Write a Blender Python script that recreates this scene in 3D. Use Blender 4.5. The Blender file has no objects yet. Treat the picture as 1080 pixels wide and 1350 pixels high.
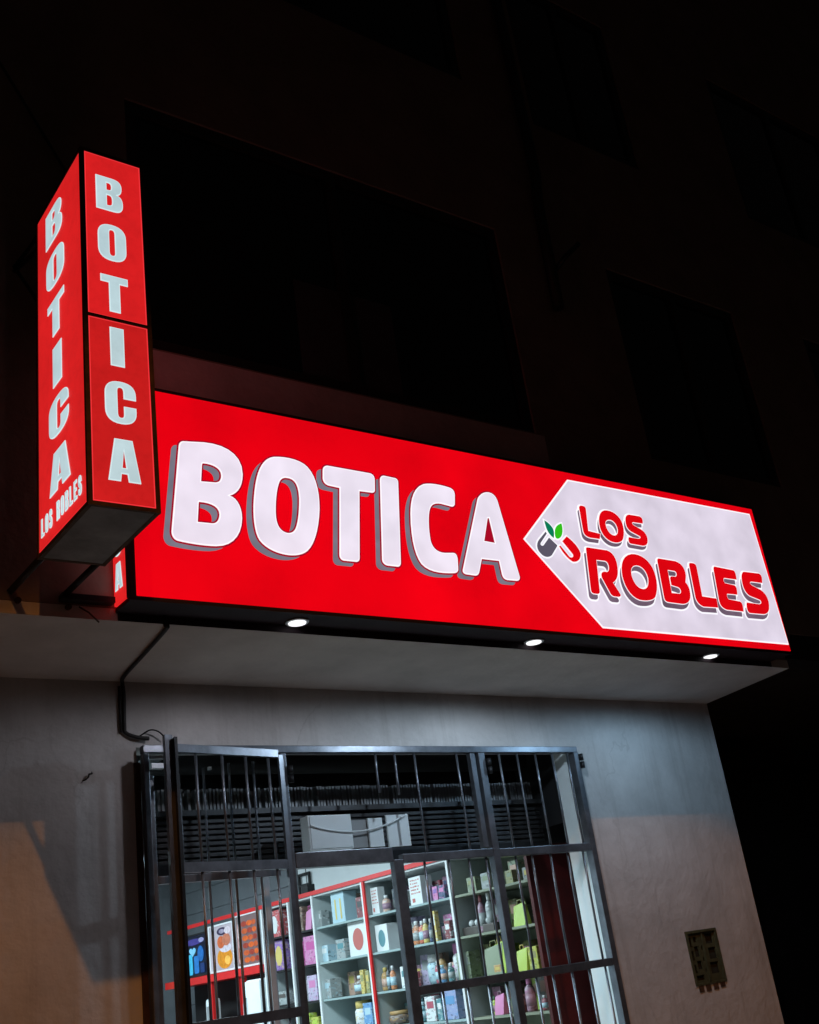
DOWN_K, SHOP_W, STREET_W, WORLD_K = 0.74, 72.0, 1600.0, 0.2
GLYPH = {"b_B":[[[1.561,3.391],[1.6425,3.4012],[1.6768,3.4019],[1.7085,3.398],[1.7363,3.389],[1.7591,3.3746],[1.776,3.3547],[1.7858,3.3288],[1.7876,3.2969],[1.7846,3.2765],[1.7795,3.2586],[1.7725,3.2431],[1.7636,3.23],[1.7532,3.2191],[1.7414,3.2104],[1.7283,3.2038],[1.7393,3.2007],[1.7491,3.1941],[1.7574,3.1843],[1.764,3.1718],[1.7685,3.1568],[1.7708,3.1398],[1.7705,3.1213],[1.7658,3.0938],[1.7571,3.0694],[1.7447,3.0483],[1.7288,3.0308],[1.7097,3.0172],[1.6874,3.0077],[1.6623,3.0027],[1.6413,3.0011],[1.6194,3.0004],[1.5972,3.0004],[1.5753,3.0011],[1.5543,3.0024],[1.5349,3.0041],[1.5175,3.0062],[1.512,3.0086],[1.5075,3.0119],[1.5038,3.0161],[1.5011,3.0211],[1.4993,3.0267],[1.4984,3.0329],[1.4986,3.0396],[1.5434,3.3697],[1.5445,3.3745],[1.5461,3.3787],[1.5482,3.3825],[1.5507,3.3856],[1.5538,3.3881],[1.5572,3.3899]],[[1.6339,3.3167],[1.6491,3.3171],[1.6635,3.3157],[1.6763,3.3124],[1.687,3.3071],[1.6951,3.2999],[1.7,3.2906],[1.7011,3.2793],[1.7001,3.2717],[1.6982,3.2652],[1.6955,3.2598],[1.692,3.2554],[1.6876,3.2519],[1.6824,3.2494],[1.6764,3.2476],[1.6202,3.2434],[1.6277,3.307],[1.6284,3.3109],[1.6297,3.3138],[1.6315,3.3158]],[[1.609,3.163],[1.6256,3.1633],[1.6412,3.1622],[1.6553,3.1592],[1.6672,3.1542],[1.6762,3.1469],[1.6816,3.137],[1.6829,3.1243],[1.6813,3.1152],[1.6786,3.1073],[1.6749,3.1005],[1.6703,3.095],[1.6649,3.0908],[1.6588,3.088],[1.652,3.0868],[1.5971,3.0851],[1.6054,3.1574],[1.6061,3.1597],[1.6069,3.1614],[1.6079,3.1625]]],"b_O":[[[1.9259,3.3917],[1.9468,3.3952],[1.9692,3.3972],[1.9919,3.3972],[2.0141,3.3952],[2.0347,3.3907],[2.0528,3.3834],[2.0671,3.3732],[2.0806,3.3567],[2.0908,3.3367],[2.0978,3.3137],[2.102,3.2884],[2.1037,3.2614],[2.1031,3.2331],[2.1006,3.2043],[2.0946,3.1698],[2.0868,3.1376],[2.0774,3.108],[2.0667,3.0816],[2.0547,3.0588],[2.0416,3.0399],[2.0276,3.0254],[2.0161,3.0175],[2.0034,3.0113],[1.9899,3.0066],[1.9759,3.0034],[1.9619,3.0015],[1.9482,3.0008],[1.9351,3.0011],[1.918,3.0028],[1.9013,3.0059],[1.8854,3.0105],[1.8704,3.0166],[1.8567,3.0243],[1.8444,3.0337],[1.8338,3.045],[1.8278,3.0565],[1.8232,3.0714],[1.8202,3.0893],[1.8185,3.1096],[1.8182,3.1318],[1.8192,3.1555],[1.8214,3.1799],[1.826,3.2114],[1.8314,3.241],[1.8376,3.2682],[1.8447,3.293],[1.8526,3.3151],[1.8614,3.3342],[1.8711,3.3502],[1.8785,3.3601],[1.8861,3.3684],[1.8937,3.3754],[1.9015,3.381],[1.9095,3.3856],[1.9176,3.3891]],[[1.9673,3.3122],[1.9824,3.3125],[1.9946,3.3092],[2.0041,3.3021],[2.0108,3.2913],[2.0151,3.2768],[2.017,3.2586],[2.0168,3.2366],[2.0144,3.2146],[2.0113,3.1933],[2.0077,3.1731],[2.0035,3.1543],[1.9988,3.1373],[1.9935,3.1222],[1.9877,3.1095],[1.9824,3.1021],[1.9766,3.0963],[1.9703,3.0921],[1.9638,3.0893],[1.9571,3.0877],[1.9505,3.0874],[1.9441,3.0881],[1.934,3.0916],[1.9256,3.0974],[1.9189,3.1055],[1.9139,3.116],[1.9107,3.1292],[1.9095,3.145],[1.9101,3.1637],[1.9122,3.1852],[1.915,3.2061],[1.9185,3.2262],[1.9227,3.2451],[1.9274,3.2624],[1.9328,3.2779],[1.9386,3.2911],[1.9424,3.2966],[1.9462,3.3012],[1.95,3.3048],[1.954,3.3076],[1.9581,3.3097],[1.9626,3.3112]]],"b_T":[[[2.1594,3.3937],[2.3513,3.3927],[2.3583,3.392],[2.364,3.3901],[2.3684,3.387],[2.3715,3.3829],[2.3734,3.378],[2.3741,3.3724],[2.3737,3.3662],[2.3681,3.3217],[2.3673,3.3183],[2.3659,3.3155],[2.3641,3.3131],[2.3617,3.3112],[2.359,3.3098],[2.356,3.3088],[2.3526,3.3083],[2.2934,3.3064],[2.2546,3.0212],[2.2536,3.0173],[2.2521,3.0139],[2.25,3.0111],[2.2473,3.0088],[2.2443,3.0071],[2.241,3.006],[2.2374,3.0055],[2.1822,3.0046],[2.1773,3.0058],[2.1734,3.0078],[2.1702,3.0105],[2.168,3.0138],[2.1666,3.0177],[2.166,3.0221],[2.1662,3.0269],[2.2023,3.3062],[2.1553,3.3087],[2.1479,3.3103],[2.142,3.3131],[2.1374,3.3169],[2.1341,3.3214],[2.132,3.3266],[2.1311,3.3324],[2.1313,3.3384],[2.1353,3.3714],[2.1367,3.3766],[2.1388,3.3811],[2.1416,3.3851],[2.1452,3.3883],[2.1493,3.3909],[2.1541,3.3927]]],"b_I":[[[2.4221,3.3927],[2.4752,3.3905],[2.4793,3.3896],[2.4826,3.388],[2.4851,3.3858],[2.4868,3.383],[2.4879,3.3796],[2.4883,3.3757],[2.488,3.3714],[2.4454,3.0239],[2.4445,3.0198],[2.4429,3.016],[2.4408,3.0126],[2.4382,3.0098],[2.4352,3.0077],[2.4318,3.0062],[2.4281,3.0056],[2.3811,3.0054],[2.375,3.0064],[2.3698,3.0084],[2.3655,3.0113],[2.3623,3.0148],[2.36,3.019],[2.3589,3.0236],[2.3589,3.0285],[2.3999,3.3703],[2.4011,3.3755],[2.4031,3.3802],[2.4057,3.3842],[2.409,3.3875],[2.4129,3.3901],[2.4173,3.3918]]],"b_C":[[[2.6161,3.3854],[2.6339,3.3902],[2.6535,3.3932],[2.6742,3.3946],[2.695,3.3948],[2.7151,3.394],[2.7335,3.3925],[2.7495,3.3906],[2.7577,3.3887],[2.7641,3.3857],[2.7688,3.3819],[2.7719,3.3772],[2.7737,3.3717],[2.7742,3.3655],[2.7736,3.3587],[2.7662,3.3196],[2.7649,3.3151],[2.7628,3.3114],[2.76,3.3084],[2.7566,3.3061],[2.7527,3.3046],[2.7485,3.3039],[2.7439,3.304],[2.694,3.3088],[2.6793,3.3082],[2.6663,3.3059],[2.6552,3.3016],[2.6456,3.2955],[2.6375,3.2874],[2.6308,3.2773],[2.6254,3.2653],[2.6206,3.2499],[2.6166,3.2326],[2.6134,3.2141],[2.6109,3.1948],[2.6094,3.1753],[2.6087,3.1562],[2.6089,3.138],[2.6113,3.1239],[2.6162,3.1124],[2.6234,3.1032],[2.6327,3.0964],[2.644,3.0919],[2.6572,3.0897],[2.6721,3.0896],[2.7155,3.0945],[2.7214,3.094],[2.726,3.092],[2.7295,3.0886],[2.7319,3.0841],[2.7332,3.0784],[2.7335,3.0718],[2.7329,3.0643],[2.7279,3.0252],[2.7266,3.0209],[2.7245,3.0171],[2.7216,3.0138],[2.7179,3.011],[2.7133,3.0088],[2.708,3.0072],[2.7018,3.0062],[2.6782,3.0036],[2.6533,3.0019],[2.6282,3.0017],[2.6039,3.0037],[2.5814,3.0086],[2.5618,3.0169],[2.5459,3.0293],[2.5357,3.0457],[2.528,3.067],[2.5227,3.0931],[2.5199,3.1237],[2.5198,3.1588],[2.5224,3.1981],[2.528,3.2416],[2.5326,3.265],[2.5391,3.289],[2.5479,3.3128],[2.5596,3.3353],[2.5745,3.3556],[2.5932,3.3726]]],"b_A":[[[2.9135,3.3792],[2.925,3.3881],[2.9382,3.3948],[2.9522,3.3989],[2.9662,3.4002],[2.9794,3.3983],[2.991,3.3928],[3.0001,3.3834],[3.0067,3.3676],[3.0545,3.0289],[3.0547,3.0236],[3.0539,3.0188],[3.0522,3.0146],[3.0495,3.0111],[3.0458,3.0083],[3.0413,3.0062],[3.0358,3.0048],[2.9832,3.0035],[2.9759,3.0048],[2.9702,3.0069],[2.9659,3.0098],[2.9628,3.0136],[2.9606,3.0183],[2.9593,3.0238],[2.9586,3.0301],[2.9557,3.0854],[2.8626,3.0844],[2.8362,3.0232],[2.8337,3.0188],[2.8307,3.0151],[2.8272,3.0119],[2.8233,3.0095],[2.819,3.0078],[2.8142,3.0068],[2.8091,3.0065],[2.766,3.0075],[2.7604,3.0087],[2.7561,3.0105],[2.7531,3.013],[2.7514,3.0159],[2.7508,3.0194],[2.7513,3.0233],[2.7528,3.0277],[2.8966,3.3601],[2.8996,3.3647],[2.9034,3.3694],[2.908,3.3742]],[[2.9331,3.2754],[2.9414,3.2776],[2.9501,3.1651],[2.8925,3.1674]]],"arrow":[[[3.4642,3.5398],[4.7809,3.5454],[4.8083,2.8308],[3.4937,2.8305],[3.1205,3.2053]]],"l_L":[[[3.5104,3.414],[3.5248,3.4142],[3.5301,3.4133],[3.534,3.4119],[3.5367,3.4099],[3.5384,3.4073],[3.5393,3.4041],[3.5394,3.4003],[3.539,3.3959],[3.5248,3.2908],[3.6,3.2846],[3.5886,3.2583],[3.5299,3.2575],[3.5181,3.259],[3.5089,3.2616],[3.5022,3.2652],[3.4974,3.2695],[3.4943,3.2747],[3.4927,3.2804],[3.492,3.2868],[3.497,3.3996],[3.4983,3.4046],[3.501,3.4086],[3.505,3.4118]]],"l_O":[[[3.6619,3.4109],[3.6804,3.4129],[3.6982,3.4123],[3.715,3.4091],[3.7303,3.4031],[3.7435,3.3943],[3.7542,3.3827],[3.762,3.3684],[3.7644,3.3548],[3.7651,3.3408],[3.764,3.3267],[3.7611,3.3127],[3.7566,3.299],[3.7503,3.2858],[3.7422,3.2735],[3.7331,3.2658],[3.722,3.2599],[3.7095,3.2557],[3.696,3.2533],[3.682,3.2527],[3.6681,3.2539],[3.6547,3.2568],[3.6414,3.2627],[3.6302,3.2703],[3.6211,3.2795],[3.6142,3.2904],[3.6095,3.3029],[3.6071,3.3169],[3.607,3.3325],[3.6092,3.3473],[3.6131,3.3617],[3.6188,3.3751],[3.6264,3.3871],[3.636,3.3973],[3.6478,3.4054]],[[3.6751,3.3647],[3.6871,3.3661],[3.6979,3.3644],[3.7072,3.36],[3.7148,3.3532],[3.7203,3.3443],[3.7234,3.3338],[3.724,3.322],[3.7219,3.3141],[3.7191,3.3073],[3.7155,3.3015],[3.711,3.2967],[3.7057,3.2928],[3.6995,3.2898],[3.6924,3.2877],[3.6821,3.2884],[3.6727,3.2915],[3.6646,3.2967],[3.6579,3.3039],[3.6528,3.3127],[3.6495,3.323],[3.6484,3.3346],[3.649,3.341],[3.6504,3.3466],[3.6529,3.3515],[3.6565,3.3557],[3.6613,3.3593],[3.6675,3.3623]]],"l_S":[[[3.8257,3.4111],[3.8949,3.4119],[3.9025,3.4097],[3.9078,3.4064],[3.9111,3.4021],[3.9126,3.3968],[3.9124,3.3906],[3.9108,3.3835],[3.908,3.3756],[3.8446,3.3746],[3.8395,3.3735],[3.8358,3.3717],[3.8336,3.3694],[3.8328,3.3668],[3.8335,3.3641],[3.8359,3.3615],[3.8399,3.3591],[3.8863,3.3423],[3.8969,3.3373],[3.9053,3.3307],[3.9115,3.3229],[3.9154,3.314],[3.917,3.3044],[3.9162,3.2943],[3.9131,3.2841],[3.9094,3.277],[3.9048,3.2711],[3.8993,3.2664],[3.8929,3.2629],[3.8857,3.2603],[3.8775,3.2586],[3.8686,3.2577],[3.7924,3.2591],[3.7867,3.261],[3.783,3.2643],[3.7812,3.2686],[3.781,3.2738],[3.782,3.2796],[3.7842,3.2856],[3.7871,3.2915],[3.8446,3.2908],[3.8532,3.2916],[3.8603,3.2935],[3.8656,3.296],[3.8688,3.2989],[3.8696,3.302],[3.8676,3.3048],[3.8625,3.3071],[3.8119,3.3234],[3.8034,3.3282],[3.7969,3.3341],[3.7924,3.341],[3.7897,3.3489],[3.7887,3.3578],[3.7893,3.3677],[3.7913,3.3787],[3.7941,3.3867],[3.7976,3.3935],[3.8018,3.3992],[3.8066,3.4037],[3.8122,3.4072],[3.8185,3.4096]]],"r_R":[[[3.4957,3.2069],[3.6194,3.2063],[3.635,3.2023],[3.648,3.1947],[3.6578,3.1836],[3.6642,3.1689],[3.6669,3.1506],[3.6655,3.1287],[3.6598,3.1032],[3.6561,3.0938],[3.6517,3.085],[3.6465,3.077],[3.6402,3.0695],[3.6327,3.0624],[3.624,3.0559],[3.6138,3.0496],[3.646,2.9969],[3.6457,2.9935],[3.6446,2.9906],[3.6426,2.9883],[3.6399,2.9864],[3.6364,2.985],[3.6323,2.9841],[3.6276,2.9837],[3.6015,2.9836],[3.5972,2.9846],[3.5936,2.9858],[3.5905,2.9873],[3.5879,2.989],[3.5857,2.991],[3.5838,2.9932],[3.582,2.9957],[3.5483,3.0682],[3.5481,3.0744],[3.5488,3.0801],[3.5506,3.0852],[3.5536,3.0897],[3.558,3.0935],[3.5638,3.0965],[3.5713,3.0987],[3.5885,3.0983],[3.594,3.1004],[3.5987,3.1036],[3.6026,3.1078],[3.6057,3.1129],[3.6078,3.1185],[3.6091,3.1247],[3.6095,3.1311],[3.6086,3.1371],[3.6069,3.142],[3.6044,3.1459],[3.6012,3.1488],[3.5972,3.1507],[3.5923,3.1518],[3.5865,3.1521],[3.5374,3.1513],[3.5156,2.9985],[3.5142,2.995],[3.5122,2.9922],[3.5096,2.9899],[3.5065,2.9881],[3.5028,2.9869],[3.4987,2.9862],[3.4941,2.9859],[3.4745,2.9863],[3.4706,2.9876],[3.4676,2.9891],[3.4654,2.991],[3.4639,2.9932],[3.463,2.9958],[3.4625,2.9988],[3.4622,3.0022],[3.4856,3.197],[3.4867,3.2009],[3.4888,3.2039],[3.4917,3.2059]]],"r_O":[[[3.7801,3.2062],[3.8017,3.2078],[3.8229,3.2065],[3.8431,3.2022],[3.8618,3.1946],[3.8786,3.1835],[3.8927,3.1687],[3.9039,3.1502],[3.9095,3.1302],[3.9116,3.1086],[3.9105,3.086],[3.9062,3.0634],[3.8988,3.0416],[3.8885,3.0213],[3.8754,3.0034],[3.8646,2.9958],[3.8512,2.9898],[3.8358,2.9853],[3.8189,2.9822],[3.8011,2.9805],[3.783,2.9801],[3.7652,2.9809],[3.7447,2.9866],[3.7271,2.996],[3.7124,3.0088],[3.7007,3.0246],[3.6921,3.0433],[3.6868,3.0645],[3.6848,3.088],[3.6872,3.1092],[3.6925,3.1304],[3.7012,3.1507],[3.7138,3.1694],[3.7308,3.1854],[3.7527,3.198]],[[3.7936,3.1511],[3.8074,3.1514],[3.8203,3.1489],[3.832,3.1437],[3.842,3.1357],[3.8498,3.1251],[3.8549,3.1117],[3.8569,3.0957],[3.8545,3.0826],[3.8507,3.0706],[3.8453,3.0601],[3.8383,3.0512],[3.8296,3.0441],[3.819,3.039],[3.8064,3.036],[3.7916,3.037],[3.7788,3.0414],[3.7681,3.0486],[3.7595,3.0584],[3.7532,3.0703],[3.7491,3.0838],[3.7474,3.0985],[3.7488,3.1104],[3.7517,3.1209],[3.7563,3.1301],[3.7627,3.1378],[3.7709,3.1439],[3.7812,3.1484]]],"r_B":[[[3.9649,3.2038],[4.0787,3.2025],[4.0965,3.1984],[4.1105,3.1922],[4.1209,3.1839],[4.1279,3.1738],[4.1318,3.162],[4.1328,3.1487],[4.1311,3.1341],[4.1281,3.126],[4.1253,3.1189],[4.1226,3.1127],[4.1203,3.1076],[4.1183,3.1034],[4.1168,3.1002],[4.1159,3.098],[4.122,3.0927],[4.1269,3.0856],[4.1304,3.0769],[4.1324,3.0669],[4.1327,3.0556],[4.1311,3.0433],[4.1275,3.0301],[4.1224,3.0191],[4.1153,3.0096],[4.1065,3.0015],[4.0962,2.995],[4.0846,2.99],[4.0718,2.9866],[4.0582,2.9847],[3.9588,2.9859],[3.952,2.9872],[3.9466,2.989],[3.9425,2.9914],[3.9396,2.9943],[3.9378,2.9978],[3.937,3.0019],[3.937,3.0064],[3.9496,3.1888],[3.9514,3.1956],[3.9546,3.2003],[3.9591,3.2031]],[[4.0081,3.1508],[4.0556,3.1498],[4.0612,3.1479],[4.0647,3.1443],[4.0663,3.1397],[4.066,3.1346],[4.0638,3.1294],[4.0598,3.1246],[4.0539,3.1208],[4.0271,3.1202],[4.0227,3.1193],[4.019,3.1177],[4.0161,3.1155],[4.0138,3.1128],[4.0121,3.1098],[4.0112,3.1066],[4.0109,3.1034],[4.0093,3.0747],[4.0497,3.0689],[4.0589,3.0663],[4.0648,3.0617],[4.0678,3.0559],[4.0679,3.0496],[4.0655,3.0436],[4.0609,3.0386],[4.0542,3.0352],[3.9983,3.0341]]],"r_L":[[[4.1853,3.2047],[4.2035,3.2056],[4.2115,3.2049],[4.2176,3.2036],[4.2219,3.2016],[4.2248,3.1989],[4.2266,3.1954],[4.2274,3.1912],[4.2275,3.1861],[4.215,3.0361],[4.3187,3.0334],[4.3138,2.9868],[4.2067,2.9833],[4.1939,2.9871],[4.1836,2.9921],[4.1757,2.9982],[4.1698,3.0051],[4.1658,3.0127],[4.1636,3.0208],[4.1628,3.0292],[4.1748,3.1909],[4.1765,3.1962],[4.1788,3.2003],[4.1817,3.2031]]],"r_E":[[[4.3672,3.2046],[4.5082,3.1991],[4.514,3.1955],[4.5175,3.1903],[4.5192,3.1838],[4.5194,3.1763],[4.5186,3.1679],[4.5173,3.1591],[4.516,3.15],[4.4214,3.1498],[4.4167,3.148],[4.4133,3.1446],[4.411,3.1403],[4.4099,3.1354],[4.4102,3.1305],[4.4118,3.126],[4.4147,3.1224],[4.4844,3.1174],[4.4911,3.1142],[4.495,3.109],[4.4966,3.1023],[4.4963,3.0945],[4.4948,3.086],[4.4924,3.0771],[4.4897,3.0683],[4.4124,3.0667],[4.409,3.064],[4.4068,3.0598],[4.4056,3.0548],[4.4056,3.0495],[4.4067,3.0446],[4.409,3.0404],[4.4125,3.0377],[4.4972,3.033],[4.5032,3.03],[4.507,3.0252],[4.5089,3.0188],[4.5091,3.0111],[4.508,3.0021],[4.5061,2.9921],[4.5035,2.9813],[4.3799,2.9809],[4.3652,2.984],[4.3538,2.9884],[4.3455,2.9941],[4.3398,3.001],[4.3365,3.0091],[4.3351,3.0184],[4.3353,3.0287],[4.3539,3.1887],[4.3564,3.1957],[4.3594,3.2006],[4.363,3.2036]]],"r_S":[[[4.5932,3.1997],[4.7121,3.2019],[4.7201,3.1991],[4.7252,3.1947],[4.7278,3.1887],[4.7282,3.1811],[4.7266,3.1722],[4.7235,3.162],[4.7192,3.1507],[4.6322,3.1505],[4.6258,3.1488],[4.621,3.1465],[4.618,3.1438],[4.6168,3.1407],[4.6175,3.1375],[4.62,3.1344],[4.6245,3.1314],[4.691,3.111],[4.7064,3.1024],[4.718,3.0916],[4.7257,3.079],[4.7295,3.0646],[4.7296,3.0487],[4.7258,3.0316],[4.7182,3.0134],[4.7122,3.0048],[4.7054,2.9976],[4.6979,2.9917],[4.6896,2.9871],[4.6807,2.9836],[4.671,2.981],[4.6608,2.9794],[4.5515,2.9773],[4.5442,2.9811],[4.54,2.9869],[4.5382,2.9944],[4.5385,3.003],[4.5405,3.0126],[4.5438,3.0225],[4.5481,3.0325],[4.6427,3.0309],[4.6521,3.0324],[4.6596,3.0351],[4.6649,3.0386],[4.6679,3.0428],[4.6683,3.0472],[4.6659,3.0517],[4.6606,3.0558],[4.5886,3.0706],[4.5757,3.0774],[4.5659,3.0869],[4.559,3.0987],[4.5551,3.1129],[4.5541,3.1292],[4.5562,3.1474],[4.5612,3.1675],[4.565,3.1761],[4.5691,3.1832],[4.5735,3.1889],[4.5782,3.1934],[4.583,3.1966],[4.588,3.1986]]],"leaf_dark":[[[3.2642,3.3096],[3.2717,3.3068],[3.2803,3.3021],[3.2892,3.2958],[3.2974,3.2885],[3.3041,3.2804],[3.3084,3.2722],[3.3093,3.264],[3.3088,3.2577],[3.3078,3.2518],[3.3066,3.2462],[3.3052,3.2412],[3.3037,3.2368],[3.3022,3.233],[3.3008,3.2299],[3.2897,3.2368],[3.2809,3.2452],[3.2742,3.255],[3.2693,3.2663],[3.2662,3.2792],[3.2645,3.2936]]],"leaf_light":[[[3.366,3.3077],[3.3668,3.2973],[3.3663,3.287],[3.3647,3.2769],[3.362,3.2671],[3.3581,3.2578],[3.353,3.2492],[3.3468,3.2415],[3.3388,3.2352],[3.3318,3.2313],[3.3256,3.2294],[3.3205,3.2293],[3.3164,3.2307],[3.3135,3.2334],[3.3117,3.2372],[3.3114,3.2464],[3.3127,3.2558],[3.3155,3.2652],[3.3199,3.2743],[3.3257,3.2829],[3.3331,3.2907],[3.342,3.2973],[3.3485,3.3008],[3.3547,3.3038],[3.3605,3.306]]],"pill_grey":[[[3.2582,3.2547],[3.2629,3.2463],[3.2162,3.1979],[3.2132,3.1931],[3.2126,3.1891],[3.2139,3.1861],[3.2169,3.1842],[3.2209,3.1837],[3.2257,3.1848],[3.2307,3.1877],[3.2719,3.2282],[3.314,3.1956],[3.2686,3.146],[3.259,3.1397],[3.2489,3.1357],[3.2385,3.1339],[3.2283,3.1341],[3.2187,3.1365],[3.21,3.141],[3.2026,3.1475],[3.1957,3.1556],[3.1917,3.1643],[3.1904,3.1734],[3.1915,3.1827],[3.195,3.1919],[3.2006,3.2011],[3.2081,3.2099]]],"pill_red":[[[3.3828,3.2477],[3.3978,3.2382],[3.4111,3.2284],[3.4227,3.2183],[3.4323,3.2079],[3.44,3.1971],[3.4454,3.1861],[3.4486,3.1748],[3.4458,3.1634],[3.4407,3.1532],[3.4335,3.1443],[3.4245,3.1371],[3.4141,3.1317],[3.4024,3.1285],[3.3898,3.1276],[3.3793,3.1321],[3.369,3.1384],[3.3589,3.1464],[3.3492,3.156],[3.34,3.1672],[3.3313,3.1798],[3.3233,3.1937],[3.3319,3.1976],[3.37,3.1541],[3.3743,3.1494],[3.3798,3.1472],[3.3859,3.1472],[3.3917,3.1491],[3.3964,3.1526],[3.3992,3.1575],[3.3992,3.1633],[3.3491,3.2207]]]}
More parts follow.
